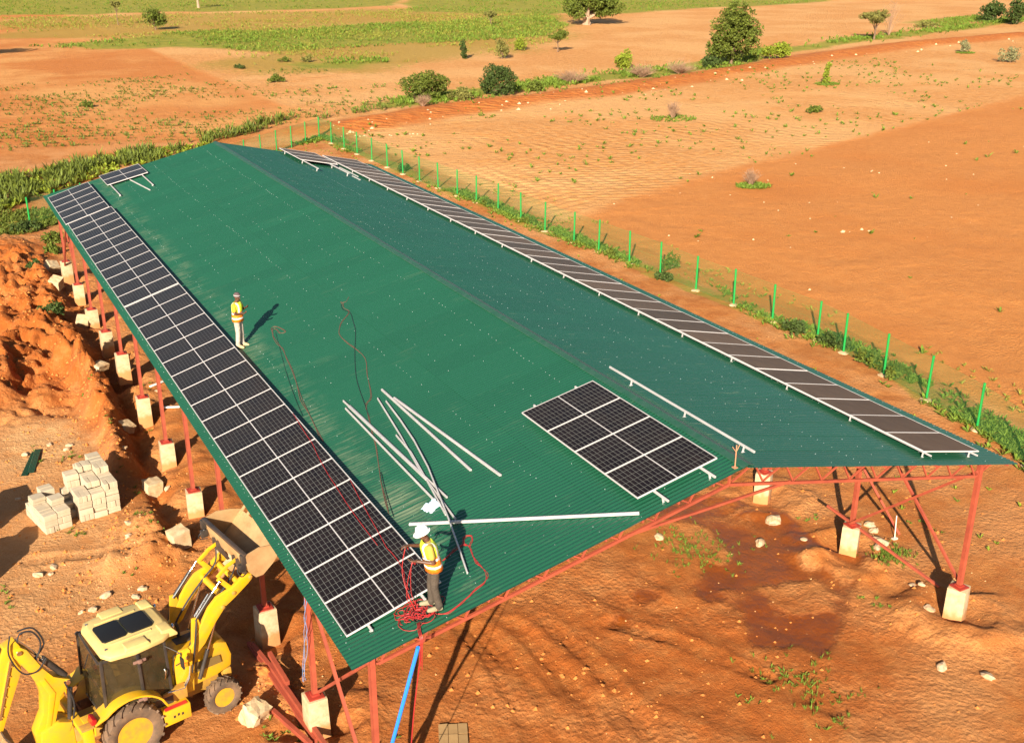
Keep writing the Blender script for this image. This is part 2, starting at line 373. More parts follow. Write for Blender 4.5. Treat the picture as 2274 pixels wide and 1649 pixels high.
# ------------------------------------------------------------------ shed dimensions
XR, XE, EZ, RISE, LEN = 9.305, 18.51, 4.995, 2.068, 45.634
SL = math.hypot(XR, RISE); SR = math.hypot(XE - XR, RISE)
eL = Vector((XR / SL, 0, RISE / SL)); nL = Vector((-RISE / SL, 0, XR / SL))
eR = Vector((-(XE - XR) / SR, 0, RISE / SR)); nR = Vector((RISE / SR, 0, (XE - XR) / SR))
def roofL(u, y, h=0.0):
    return Vector((0, y, EZ)) + eL * u + nL * h
def roofR(u, y, h=0.0):
    return Vector((XE, y, EZ)) + eR * u + nR * h
POST_Y = [0.6 + 4.07 * k for k in range(12)]
POST_XL, POST_XR = 0.6, 17.9

# ------------------------------------------------------------------ terrain
def terrain_exact(x, y):
    x = np.asarray(x, dtype=np.float64); y = np.asarray(y, dtype=np.float64)
    shp = x.shape
    x = x.ravel(); y = y.ravel()
    rad = np.hypot(x - 5, y - 20)
    h = 0.4 * fbm(x * 0.012, y * 0.012, 5, 3) * sstep(90, 200, np.hypot(x, y - 20))
    def patch(m, fn):
        h[m] += fn(x[m], y[m])
    def local(cx, cy, rx, ry=None):
        ry = rx if ry is None else ry
        return (np.abs(x - cx) < rx) & (np.abs(y - cy) < ry)
    patch(rad < 130, lambda X, Y: 0.10 * fbm(X * 0.11, Y * 0.11, 3, 4) * (1 - sstep(75, 130, np.hypot(X - 5, Y - 20))))
    def site(X, Y):
        k = sstep(-20, -12, X) * (1 - sstep(27, 31, X)) * (1 - sstep(56, 66, Y))
        return 0.045 * fbm(X * 0.8, Y * 0.8, 9, 4) * (0.35 + k) + 0.32 * sstep(12, 44, Y) * np.exp(-((X - 0.6) / 7.0) ** 2) * (1 - sstep(50, 75, Y))
    patch(local(12, 32, 34, 42), site)
    # spoil and excavation along the left-hand row of columns
    def spoil(X, Y):
        k = sstep(-9, -5.0, X) * (1 - sstep(-0.7, 0.2, X)) * sstep(25, 31, Y) * (1 - sstep(49, 55, Y))
        wx = X + 0.35 * fbm(X * 0.7, Y * 0.7, 22, 3); wy = Y + 0.5 * fbm(X * 0.6, Y * 0.6, 23, 3)
        rid = 1 - np.abs(fbm(wx * 0.45, wy * 0.33, 21, 3)) * 2.4
        rid2 = 1 - np.abs(fbm(wx * 1.5, wy * 1.2, 31, 3)) * 2.4
        rid3 = fbm(X * 4.2, Y * 3.4, 33, 3)
        return k * (0.72 * np.clip(rid, -0.6, 1) + 0.40 * np.clip(rid2, -0.7, 1) * (0.4 + vnoise(X * .4, Y * .4, 35)) + 0.16 * rid3 + 0.07 * fbm(X * 9.0, Y * 7.0, 36, 2) - 0.05)
    patch(local(-4, 40, 7, 17), spoil)
    for (mx, my), a, r in [(MOUNDS[0], 0.5, 1.1), (MOUNDS[1], 0.5, 1.2), (MOUNDS[2], 0.4, 1.0), (MOUNDS[3], 0.4, 1.3), (MOUNDS[4], 0.6, 1.8),
                           (MOUNDS[5], 0.55, 0.75), (MOUNDS[6], 0.45, 0.8), (MOUNDS[7], 0.3, 0.6), (MOUNDS[8], 0.45, 0.9), (MOUNDS[11], 0.12, 1.2)]:
        def mound(X, Y):
            d = np.hypot(X - mx, (Y - my) * 0.8) * (1 + 0.55 * fbm(X * 1.1, Y * 1.1, 41, 4))
            return a * np.exp(-(d / r) ** 2) * (1 + 0.55 * fbm(X * 2.6, Y * 2.6, 47, 4))
        patch(local(mx, my, r * 3.5), mound)
    def trench(X, Y):
        d, _, _ = pl_dist(X + 0.45 * fbm(X * 0.9, Y * 0.9, 51, 3), Y, RIDGE_T)
        r = (0.82 + 0.4 * fbm(X * 0.7, Y * 0.7, 53, 2)) * np.exp(-(d / 0.42) ** 2) * (1 + 0.5 * fbm(X * 3, Y * 3, 55, 4))
        d, _, _ = pl_dist(X + 0.3 * fbm(X, Y, 56, 3), Y, [(p + 0.85, q + 0.35) for p, q in RIDGE_T] + [(-0.15, 17.6), (-0.4, 15.6)])
        return r - 0.42 * np.exp(-(d / 0.40) ** 2)
    patch(local(-0.6, 25, 4.5, 13), trench)
    # dug pits round the concrete footings, with a low spoil ring
    for px in (POST_XL, POST_XR):
        for k, py in enumerate(POST_Y):
            def pit(X, Y):
                d = np.hypot(X - px, Y - py) * (1 + 0.35 * fbm(X * 1.6 + k * 3, Y * 1.6, 61, 3))
                return -0.12 * np.exp(-(d / 0.60) ** 4) + 0.13 * np.exp(-((d - 1.25) / 0.42) ** 2) * (1 + 0.7 * fbm(X * 3, Y * 3, 63, 3))
            patch(local(px, py, 4.0), pit)
    def mud(X, Y):
        d, _, _ = pl_dist(X + 0.2 * fbm(X, Y, 66, 3), Y, [(13.6, 2.6), (15.2, 4.6), (16.0, 7.4), (15.8, 10.0)])
        r = -0.09 * np.exp(-(d / 1.2) ** 2)
        d, _, _ = pl_dist(X + 0.25 * fbm(X * 1.3, Y * 1.3, 67, 3), Y, [(16.3, 5.3), (17.4, 4.7), (18.0, 4.4), (17.9, 3.6)])
        r = r + 0.17 * np.exp(-(d / 0.3) ** 2)
        d, _, _ = pl_dist(X + 0.3 * fbm(X * 1.3, Y * 1.3, 68, 3), Y, [(16.9, 1.5), (17.6, -0.5), (19.5, -1.3)])
        r = r + 0.14 * np.exp(-(d / 0.5) ** 2)
        k = sstep(10, 13, X) * (1 - sstep(17, 20, X)) * (1 - sstep(8, 11, Y))
        return r + k * 0.035 * fbm(X * 3.6, Y * 3.0, 69, 3)
    patch(local(16, 3, 8, 10), mud)
    # wheel ruts with tread marks
    for ti, pts in enumerate(TYRES):
        cx = sum(p[0] for p in pts) / len(pts); cy = sum(p[1] for p in pts) / len(pts)
        def rut(X, Y):
            d, s, _ = pl_dist(X + 0.06 * fbm(X * 1.5, Y * 1.5, 70, 2), Y, pts)
            fade = sstep(0.05, 0.6, vnoise(X * 0.5, Y * 0.5, 77) + 0.15)
            inr = 1 - sstep(0.20, 0.30, d)
            return fade * (-0.045 * inr + 0.030 * np.exp(-((d - 0.36) / 0.09) ** 2) * (1 + fbm(X * 3, Y * 3, 78, 3)) + 0.020 * inr * np.sin(2 * math.pi * (s + 0.55 * d) / 0.34))
        patch(local(cx, cy, 9), rut)
    def pad_relief(X, Y):
        g = sstep(3.0, 5.5, X) * (1 - sstep(11.5, 14, X)) * (1 - sstep(6.5, 9, Y))
        q = X * 0.93 + Y * 0.36
        return g * (0.028 * np.sin(q * 3.1 + 2.2 * fbm(X * 0.5, Y * 0.5, 81, 3)) * (0.3 + vnoise(X * 0.8, Y * 0.3, 83)) + 0.05 * fbm(X * 2.6, Y * 1.8, 85, 4) + 0.02 * fbm(X * 7, Y * 6, 86, 2))
    patch(local(8, 1, 8, 10), pad_relief)
    # farm track berm and plough furrows
    patch(local(110, 108, 110, 40), lambda X, Y: 0.55 * np.exp(-(pl_dist(X, Y, TRACK)[0] / 2.6) ** 2) * (1 + 0.4 * fbm(X * 0.3, Y * 0.3, 91, 3)))
    def furrow(X, Y):
        ed, _, es_ = pl_dist(X, Y, [(20, 38)] + FIELD_EDGE + [(400, 165)])
        k = sstep(31.5, 34, X) * sstep(0, 3, np.where(es_ < 0, ed, -ed)) * (1 - sstep(88, 125, Y)) * (1 - sstep(90, 170, X))
        q = (X * -0.36 + Y * 0.93) + 0.9 * fbm(X * 0.07, Y * 0.07, 93, 3)
        return k * 0.04 * np.sin(q * 2 * math.pi / 0.95) * (0.25 + vnoise(X * 0.2, Y * 0.2, 95)) + 0.05 * fbm(X * 0.5, Y * 0.5, 96, 4)
    patch((x > 31) & (x < 175) & (y > -20) & (y < 130), furrow)
    patch(local(29.4, 40, 4, 52), lambda X, Y: 0.07 * np.exp(-((X - 29.4) / 1.0) ** 2) * (0.6 + 0.6 * fbm(X * 0.7, Y * 0.35, 97, 3)) * (1 - sstep(84, 90, Y)))
    # keep the ground off the plant's wheels
    c, sn = math.cos(math.radians(11)), math.sin(math.radians(11))
    lx = (x + 3.587) * c + (y - 6.677) * sn; ly = -(x + 3.587) * sn + (y - 6.677) * c
    pad = sstep(-2.2, -1.4, lx) * (1 - sstep(2.9, 3.6, lx)) * (1 - sstep(1.3, 2.0, np.abs(ly)))
    m = pad > 0
    h[m] = h[m] * (1 - pad[m]) + pad[m] * 0.03 * fbm(x[m] * 2, y[m] * 2, 99, 3)
    return h.reshape(shp)
def terrain(x, y):
    """height read from the ground sheet's own grid."""
    x = np.clip(np.asarray(x, dtype=np.float64), GX[1], GX[-2]); y = np.clip(np.asarray(y, dtype=np.float64), GY[1], GY[-2])
    i = np.clip(np.searchsorted(GX, x) - 1, 0, len(GX) - 2); j = np.clip(np.searchsorted(GY, y) - 1, 0, len(GY) - 2)
    fx = (x - GX[i]) / (GX[i + 1] - GX[i]); fy = (y - GY[j]) / (GY[j + 1] - GY[j])
    return (HG[j, i] * (1 - fx) + HG[j, i + 1] * fx) * (1 - fy) + (HG[j + 1, i] * (1 - fx) + HG[j + 1, i + 1] * fx) * fy
def gz(x, y):
    return float(terrain(np.array([x]), np.array([y]))[0])
def gp(x, y, dz=0.0):
    return Vector((x, y, gz(x, y) + dz))

def axis_samples():
    def grow(a, d0, k, lim):
        out = []; d = d0; v = a
        while abs(v) < lim:
            v = v + d; out.append(v); d *= k
        return out
    xm = np.arange(-9.0, 31.01, 0.11)
    x = sorted([-9.0 - (v) for v in np.cumsum(0.13 * 1.05 ** np.arange(140)) if v < 1500]) + list(xm) + \
        [31.0 + v for v in np.cumsum(0.14 * 1.022 ** np.arange(400)) if v < 1500]
    y1 = np.arange(-5.0, 20.0, 0.10)
    y2 = np.concatenate([np.arange(20.0, 54.0, 0.125), np.arange(54.0, 62.0, 0.18)])
    y = sorted([-5.0 - v for v in np.cumsum(0.15 * 1.09 ** np.arange(90)) if v < 400]) + list(y1) + list(y2) + \
        [62.0 + v for v in np.cumsum(0.2 * 1.018 ** np.arange(500)) if v < 2200]
    return np.array(x), np.array(y)

GX, GY = axis_samples()
_X, _Y = np.meshgrid(GX, GY)
_H = terrain_exact(_X, _Y)
HG = _H.copy()
_nx, _ny = len(GX), len(GY)
_V = np.stack([_X, _Y, _H], -1).reshape(-1, 3)
_i = np.arange(_nx * _ny).reshape(_ny, _nx)
_Fq = np.stack([_i[:-1, :-1], _i[:-1, 1:], _i[1:, 1:], _i[1:, :-1]], -1).reshape(-1, 4)

def ground_masks(x, y):
    n1 = fbm(x * 0.06, y * 0.06, 201, 4)
    green = np.zeros_like(x)
    for pl_ in GREENS:
        green = np.maximum(green, poly_soft(x + 10 * n1, y + 8 * n1, pl_, 6.0))
    sparse = np.zeros_like(x)
    for pl_ in SPARSE:
        sparse = np.maximum(sparse, poly_soft(x + 14 * n1, y + 10 * n1, pl_, 14.0))
    d, s, side = pl_dist(x, y, HEDGE)
    hedge = 1 - sstep(1.5, 5.5, d + 2.5 * fbm(x * 0.12, y * 0.12, 205, 3))
    green = np.maximum(green, 0.8 * hedge)
    green = np.maximum(green, 0.55 * (1 - sstep(0.4, 1.2, np.abs(x - np.interp(y, [0, 9, 15, 19, 30, 45, 84], [27.6, 29.3, 30.4, 31.0, 30.6, 29.8, 28.5])) + 0.9 * fbm(x * 0.5, y * 0.3, 207, 4))) * (1 - sstep(80, 86, y)) * sstep(3, 6, y + 4))
    for pl_ in WEEDS[:1]:
        green = np.maximum(green, 0.7 * poly_soft(x, y, pl_, 1.0))
    d, s, side = pl_dist(x, y, TRACK)
    track = 1 - sstep(2.0, 5.0, d + 2.0 * fbm(x * 0.15, y * 0.15, 209, 3))
    # the pale ploughed field between the boundary line and the track; bare orange land below it
    ed, es, eside = pl_dist(x + 1.5 * fbm(x * 0.2, y * 0.2, 211, 3), y, [(20, 38)] + FIELD_EDGE + [(400, 165)])
    beyond = np.where(eside < 0, ed, -ed)
    pale = sstep(-0.8, 1.2, beyond) * sstep(30.5, 32.5, x)
    orange = (1 - sstep(-0.8, 1.2, beyond)) * sstep(30.5, 32, x)
    wx_ = x + 0.45 * fbm(x * 0.9, y * 0.9, 213, 4); wy_ = y + 0.45 * fbm(x * 0.9, y * 0.9, 215, 4)
    wet = poly_soft(wx_, wy_, WET, 0.5) * (0.72 + 0.5 * fbm(x * 0.5, y * 0.5, 216, 3))
    for dr in DRY_RISE:
        wet = wet * (1 - 0.65 * poly_soft(wx_, wy_, dr, 0.3))
    wet = np.maximum(wet, 0.55 * poly_soft(wx_, wy_, [(15.0, 8.0), (17.6, 8.4), (16.2, 11.5), (13.0, 13.0), (12.0, 10.8)], 0.6))
    for (cx, cy, r) in [(10.9, 5.6, 0.6), (12.8, 4.6, 0.4), (9.6, 4.9, 0.5)]:
        wet = np.maximum(wet, 0.55 * np.exp(-((x - cx) ** 2 + (y - cy) ** 2) / r ** 2))
    grey = poly_soft(x + 0.8 * fbm(x * 0.5, y * 0.5, 219, 3), y, [(-5.5, 22.5), (-4.0, 27.0), (-2.0, 26.5), (-1.6, 24.0), (-2.6, 22.8)], 1.0)
    grey = np.maximum(grey, 0.62 * poly_soft(x + 0.9 * fbm(x * 0.6, y * 0.6, 221, 4), y + 0.9 * fbm(x * 0.6, y * 0.6, 222, 4), [(-6.5, 11.5), (-7.0, 28.0), (-2.0, 27.0), (-1.3, 22.0), (-1.6, 16.5), (-1.9, 12.0)], 1.2))
    red = sstep(-9, -5, x) * (1 - sstep(0.2, 1.2, x)) * sstep(26, 31, y) * (1 - sstep(52, 58, y))
    red = np.maximum(red, 0.75 * sstep(0.2, 1.0, x) * (1 - sstep(10, 15, x + 1.5 * fbm(x * 0.3, y * 0.3, 223, 3))) * (1 - sstep(6, 40, y)))
    d, s, side = pl_dist(x, y, RIDGE_T); red = np.maximum(red, 1 - sstep(0.4, 1.6, d))
    red = np.maximum(red, 0.9 * poly_soft(x + 1.2 * fbm(x * .4, y * .4, 227, 3), y, [(5.0, 7.5), (12.5, 7.5), (15.0, 4.0), (16.5, 0.5), (13, -2.5), (7.5, -1.5), (5.0, 3.0)], 2.0))
    red = np.maximum(red, 0.6 * sstep(30, 26, x) * sstep(62, 58, y) * 0.5)
    upl = sstep(84, 92, y) * (1 - pale) * (1 - green)
    return np.stack([green, track, pale, orange], -1), np.stack([wet, grey, red, np.maximum(sparse, 0)], -1)
_m1, _m2 = ground_masks(_X, _Y)

def ground_material():
    m = bpy.data.materials.new('red_earth')
    m.use_nodes = True
    nt = m.node_tree; N = nt.nodes; L = nt.links
    b = N['Principled BSDF']
    geo = N.new('ShaderNodeNewGeometry')
    def noise(scale, detail=6, rough=0.6, dist=0.0, vec=None):
        n = N.new('ShaderNodeTexNoise')
        n.inputs['Scale'].default_value = scale; n.inputs['Detail'].default_value = detail
        n.inputs['Roughness'].default_value = rough; n.inputs['Distortion'].default_value = dist
        L.new(vec if vec is not None else geo.outputs['Position'], n.inputs['Vector'])
        return n.outputs['Fac']
    def math_(op, a, bb):
        n = N.new('ShaderNodeMath'); n.operation = op; n.use_clamp = False
        for i, v in enumerate((a, bb)):
            if isinstance(v, (int, float)): n.inputs[i].default_value = v
            else: L.new(v, n.inputs[i])
        return n.outputs[0]
    def rng(v, a, bb, c=0.0, d=1.0):
        n = N.new('ShaderNodeMapRange'); n.interpolation_type = 'SMOOTHSTEP'
        L.new(v, n.inputs['Value'])
        for k, q in zip(('From Min', 'From Max', 'To Min', 'To Max'), (a, bb, c, d)): n.inputs[k].default_value = q
        return n.outputs[0]
    def mix(f, a, bb):
        n = N.new('ShaderNodeMix'); n.data_type = 'RGBA'
        L.new(f, n.inputs[0])
        for s, v in ((6, a), (7, bb)):
            if isinstance(v, tuple): n.inputs[s].default_value = v + (1,)
            else: L.new(v, n.inputs[s])
        return n.outputs[2]
    a1 = N.new('ShaderNodeAttribute'); a1.attribute_name = 'zones'
    a2 = N.new('ShaderNodeAttribute'); a2.attribute_name = 'soils'
    s1 = N.new('ShaderNodeSeparateColor'); L.new(a1.outputs['Color'], s1.inputs[0])
    s2 = N.new('ShaderNodeSeparateColor'); L.new(a2.outputs['Color'], s2.inputs[0])
    green, track, pale, orange = s1.outputs[0], s1.outputs[1], s1.outputs[2], a1.outputs['Alpha']
    wet, grey, red, sparse = s2.outputs[0], s2.outputs[1], s2.outputs[2], a2.outputs['Alpha']
    big = noise(0.22, 5); mid = noise(1.3, 7, 0.65); fine = noise(9.0, 8, 0.7); grit = noise(45.0, 5, 0.7)
    n20 = noise(20.0, 6, 0.7)
    # site earth
    c = mix(rng(mid, 0.32, 0.68), (0.52, 0.200, 0.050), (0.39, 0.122, 0.024))
    c = mix(rng(big, 0.40, 0.62), c, (0.58, 0.265, 0.092))
    c = mix(math_('MULTIPLY', red, rng(mid, 0.25, 0.6, 0.45, 1.0)), c, (0.37, 0.092, 0.013))
    c = mix(math_('MULTIPLY', grey, rng(mid, 0.3, 0.55, 0.3, 0.95)), c, (0.62, 0.35, 0.15))
    # fields
    pc = mix(rng(mid, 0.35, 0.65), (0.66, 0.322, 0.108), (0.58, 0.243, 0.064))
    pc = mix(rng(noise(0.05, 4), 0.42, 0.6), pc, (0.69, 0.36, 0.130))
    c = mix(pale, c, pc)
    oc = mix(rng(mid, 0.3, 0.7), (0.60, 0.232, 0.056), (0.53, 0.190, 0.042))
    oc = mix(rng(noise(0.07, 4), 0.45, 0.65), oc, (0.54, 0.185, 0.038))
    c = mix(orange, c, oc)
    # far uplands
    far = rng(N.new('ShaderNodeSeparateXYZ').outputs[1], 84, 96)
    sx = [n for n in N if n.bl_idname == 'ShaderNodeSeparateXYZ'][0]; L.new(geo.outputs['Position'], sx.inputs[0])
    uc = mix(rng(noise(0.045, 5), 0.38, 0.62), (0.55, 0.195, 0.044), (0.66, 0.315, 0.095))
    uc = mix(rng(noise(0.018, 5, 0.7), 0.47, 0.58, 0, 0.8), uc, (0.50, 0.155, 0.028))
    uc = mix(rng(noise(0.5, 5), 0.5, 0.7, 0, 0.5), uc, (0.46, 0.140, 0.026))
    c = mix(math_('MULTIPLY', far, math_('SUBTRACT', 1.0, pale)), c, uc)
    tc_ = mix(rng(mid, 0.35, 0.65), (0.45, 0.118, 0.02), (0.54, 0.18, 0.036))
    c = mix(track, c, tc_)
    spk = rng(math_('ADD', math_('MULTIPLY', sparse, 0.55), math_('MULTIPLY', noise(1.1, 6, 0.7), 0.75)), 0.56, 0.80, 0, 0.75)
    c = mix(spk, c, (0.33, 0.235, 0.03))
    gk = rng(math_('ADD', math_('MULTIPLY', green, 0.75), math_('MULTIPLY', noise(0.8, 7, 0.75), 0.65)), 0.55, 0.88, 0, 0.92)
    gcol = mix(rng(noise(0.35, 6, 0.7), 0.35, 0.65), (0.155, 0.215, 0.014), (0.29, 0.29, 0.028))
    c = mix(gk, c, gcol)
    c = mix(rng(fine, 0.30, 0.75, 0.0, 0.28), c, (0.34, 0.095, 0.016))
    c = mix(rng(grit, 0.62, 0.80, 0.0, 0.22), c, (0.68, 0.34, 0.12))
    c = mix(rng(n20, 0.52, 0.72, 0.0, 0.42), c, (0.36, 0.105, 0.018))
    c = mix(rng(noise(5.0, 8, 0.75), 0.54, 0.72, 0.0, 0.38), c, (0.68, 0.33, 0.105))
    wf = rng(math_('ADD', wet, math_('MULTIPLY', math_('SUBTRACT', math_('MULTIPLY', math_('ADD', fine, mid), 0.5), 0.5), 0.75)), 0.20, 0.62)
    c = mix(math_('MULTIPLY', wf, 0.9), c, (0.19, 0.042, 0.006))
    L.new(c, b.inputs['Base Color'])
    L.new(rng(wf, 0.0, 1.0, 0.92, 0.36), b.inputs['Roughness'])
    b.inputs['Specular IOR Level'].default_value = 0.25
    # relief: clods and crust
    hgt = math_('ADD', math_('MULTIPLY', mid, 0.075), math_('MULTIPLY', fine, 0.07))
    vor = N.new('ShaderNodeTexVoronoi'); vor.inputs['Scale'].default_value = 7.0
    vor.inputs['Randomness'].default_value = 1.0
    L.new(geo.outputs['Position'], vor.inputs['Vector'])
    hgt = math_('ADD', hgt, math_('MULTIPLY', vor.outputs['Distance'], math_('MULTIPLY', rng(big, 0.42, 0.58, 0.0, 0.05), 1.0)))
    hgt = math_('ADD', hgt, math_('MULTIPLY', grit, 0.012))
    hgt = math_('ADD', hgt, math_('MULTIPLY', n20, 0.045))
    hgt = math_('MULTIPLY', hgt, rng(wf, 0.0, 1.0, 1.0, 0.35))
    farrel = math_('MULTIPLY', math_('ADD', far, pale), math_('MULTIPLY', noise(0.9, 5, 0.7), 0.25))
    hgt = math_('ADD', hgt, farrel)
    wv = N.new('ShaderNodeTexWave'); wv.wave_type = 'BANDS'; wv.bands_direction = 'Y'; wv.inputs['Scale'].default_value = 0.34; wv.inputs['Distortion'].default_value = 5.0; wv.inputs['Detail'].default_value = 4; wv.inputs['Detail Scale'].default_value = 0.6
    mpw = N.new('ShaderNodeMapping'); mpw.inputs['Rotation'].default_value = (0, 0, 0.37); L.new(geo.outputs['Position'], mpw.inputs['Vector']); L.new(mpw.outputs[0], wv.inputs['Vector'])
    plough = math_('MULTIPLY', math_('ADD', pale, math_('MULTIPLY', orange, 0.10)), math_('MULTIPLY', wv.outputs['Fac'], rng(noise(0.08, 4), 0.4, 0.6, 0.015, 0.07)))
    hgt = math_('ADD', hgt, plough)
    bp = N.new('ShaderNodeBump'); bp.inputs['Strength'].default_value = 0.9; bp.inputs['Distance'].default_value = 1.0
    L.new(hgt, bp.inputs['Height']); L.new(bp.outputs['Normal'], b.inputs['Normal'])
    return m

gme = poly_mesh('ground', _V, _Fq, ground_material(), smooth=True)
for nm, arr in (('zones', _m1), ('soils', _m2)):
    at = gme.attributes.new(nm, 'FLOAT_COLOR', 'POINT')
    at.data.foreach_set('color', arr.reshape(-1, 4).astype(np.float32).ravel())
tag(link('ground', gme), kind='structure')
del _V, _Fq, _H, _m1, _m2
# ------------------------------------------------------------------ shed materials
def roof_material():
    m = bpy.data.materials.new('green_sheet_steel')
    m.use_nodes = True
    nt = m.node_tree; N = nt.nodes; L = nt.links
    b = N['Principled BSDF']
    geo = N.new('ShaderNodeNewGeometry')
    oi = N.new('ShaderNodeObjectInfo')
    def noise(scale, vec, detail=5):
        n = N.new('ShaderNodeTexNoise'); n.inputs['Scale'].default_value = scale; n.inputs['Detail'].default_value = detail
        n.inputs['Roughness'].default_value = 0.7
        L.new(vec, n.inputs['Vector']); return n.outputs['Fac']
    mp = N.new('ShaderNodeMapping'); mp.inputs['Scale'].default_value = (0.25, 3.2, 0.25)
    L.new(geo.outputs['Position'], mp.inputs['Vector'])
    streak = noise(1.6, mp.outputs[0]); patch = noise(0.8, geo.outputs['Position'], 8)
    mul = N.new('ShaderNodeMath'); mul.operation = 'MULTIPLY'
    L.new(streak, mul.inputs[0]); L.new(patch, mul.inputs[1])
    r = N.new('ShaderNodeMapRange'); r.inputs['From Min'].default_value = 0.32; r.inputs['From Max'].default_value = 0.52
    r.inputs['To Max'].default_value = 0.2
    L.new(mul.outputs[0], r.inputs['Value'])
    hs = N.new('ShaderNodeHueSaturation'); hs.inputs['Color'].default_value = (0.0118, 0.080, 0.041, 1)
    mr = N.new('ShaderNodeMapRange'); mr.inputs['To Min'].default_value = 0.95; mr.inputs['To Max'].default_value = 1.05
    L.new(oi.outputs['Random'], mr.inputs['Value']); L.new(mr.outputs[0], hs.inputs['Value'])
    mx = N.new('ShaderNodeMix'); mx.data_type = 'RGBA'
    # grey-brown dust tracked in along the upper edge of the panel strip and round the loose rails
    sp = N.new('ShaderNodeSeparateXYZ'); L.new(geo.outputs['Position'], sp.inputs[0])
    def mth(op, a, bb):
        q = N.new('ShaderNodeMath'); q.operation = op
        for i_, v_ in enumerate((a, bb)):
            if isinstance(v_, (int, float)): q.inputs[i_].default_value = v_
            else: L.new(v_, q.inputs[i_])
        return q.outputs[0]
    def rg_(v_, a, bb, c, d):
        q = N.new('ShaderNodeMapRange'); q.interpolation_type = 'SMOOTHSTEP'; L.new(v_, q.inputs['Value'])
        for kk, vv in zip(('From Min', 'From Max', 'To Min', 'To Max'), (a, bb, c, d)): q.inputs[kk].default_value = vv
        return q.outputs[0]
    dx = mth('ABSOLUTE', mth('SUBTRACT', sp.outputs[0], 2.85), 0.0)
    fine = noise(3.0, mp.outputs[0], 8)
    band = mth('MULTIPLY', rg_(dx, 0.1, 0.75, 1.0, 0.0), rg_(mth('MULTIPLY', fine, patch), 0.22, 0.36, 0.0, 0.36))
    ex = mth('SUBTRACT', sp.outputs[0], 2.9); ey = mth('SUBTRACT', sp.outputs[1], 4.6)
    rr_ = mth('ADD', mth('MULTIPLY', ex, ex), mth('MULTIPLY', mth('MULTIPLY', ey, ey), 0.35))
    spot = mth('MULTIPLY', rg_(rr_, 0.02, 0.55, 1.0, 0.0), rg_(fine, 0.40, 0.60, 0.0, 0.8))
    mp2 = N.new('ShaderNodeMapping'); mp2.inputs['Scale'].default_value = (0.9, 13.0, 0.9)
    L.new(geo.outputs['Position'], mp2.inputs['Vector'])
    scuff = mth('MULTIPLY', rg_(noise(1.5, mp2.outputs[0], 3), 0.62, 0.74, 0.0, 0.5), rg_(sp.outputs[0], 9.3, 9.8, 0.22, 1.0))
    dust = mth('MAXIMUM', mth('MAXIMUM', mth('MAXIMUM', r.outputs[0], scuff), band), spot)
    L.new(dust, mx.inputs[0]); L.new(hs.outputs[0], mx.inputs[6]); mx.inputs[7].default_value = (0.17, 0.20, 0.12, 1)
    L.new(mx.outputs[2], b.inputs['Base Color'])
    b.inputs['Roughness'].default_value = 0.34
    b.inputs['Specular IOR Level'].default_value = 0.62
    return m
def concrete_material():
    """cast concrete, soil-stained round its foot."""
    m = M('pale_concrete', (0.55, 0.41, 0.24), 0.92, col2=(0.40, 0.27, 0.14), vscale=4.0, bump=0.008, bscale=22)
    nt = m.node_tree; N = nt.nodes; L = nt.links; b = N['Principled BSDF']
    src = b.inputs['Base Color'].links[0].from_socket
    tc = N.new('ShaderNodeTexCoord'); sp = N.new('ShaderNodeSeparateXYZ'); L.new(tc.outputs['Object'], sp.inputs[0])
    nz = N.new('ShaderNodeTexNoise'); nz.inputs['Scale'].default_value = 5.0; nz.inputs['Detail'].default_value = 6; L.new(tc.outputs['Object'], nz.inputs['Vector'])
    ad = N.new('ShaderNodeMath'); ad.operation = 'MULTIPLY_ADD'; L.new(nz.outputs['Fac'], ad.inputs[0]); ad.inputs[1].default_value = -0.5; L.new(sp.outputs[2], ad.inputs[2])
    mr = N.new('ShaderNodeMapRange'); mr.inputs['From Min'].default_value = -0.10; mr.inputs['From Max'].default_value = 0.12; mr.inputs['To Min'].default_value = 0.85; mr.inputs['To Max'].default_value = 0.0
    L.new(ad.outputs[0], mr.inputs['Value'])
    mx = N.new('ShaderNodeMix'); mx.data_type = 'RGBA'; L.new(mr.outputs[0], mx.inputs[0]); L.new(src, mx.inputs[6]); mx.inputs[7].default_value = (0.50, 0.20, 0.055, 1)
    L.new(mx.outputs[2], b.inputs['Base Color'])
    return m
MAT_ROOF = roof_material()
MAT_RIDGE = M('ridge_cap_steel', (0.0115, 0.073, 0.038), 0.5, col2=(0.035, 0.085, 0.06), vscale=2.5)
MAT_RED = M('red_oxide_steel', (0.36, 0.070, 0.032), 0.62, col2=(0.24, 0.044, 0.022), vscale=2.0)
MAT_PLATE = M('red_base_plate', (0.30, 0.03, 0.015), 0.6)
MAT_CONC = concrete_material()
MAT_SCREW = M('zinc_screw', (0.50, 0.58, 0.54), 0.4, metal=0.5)
MAT_ALU = M('aluminium_rail', (0.62, 0.58, 0.56), 0.42, metal=0.3, col2=(0.50, 0.46, 0.44), vscale=1.5)

SHED = empty('open_shed', (0, 0, 0), 0, 'long open shed with a green corrugated gable roof on red steel posts', 'shed')

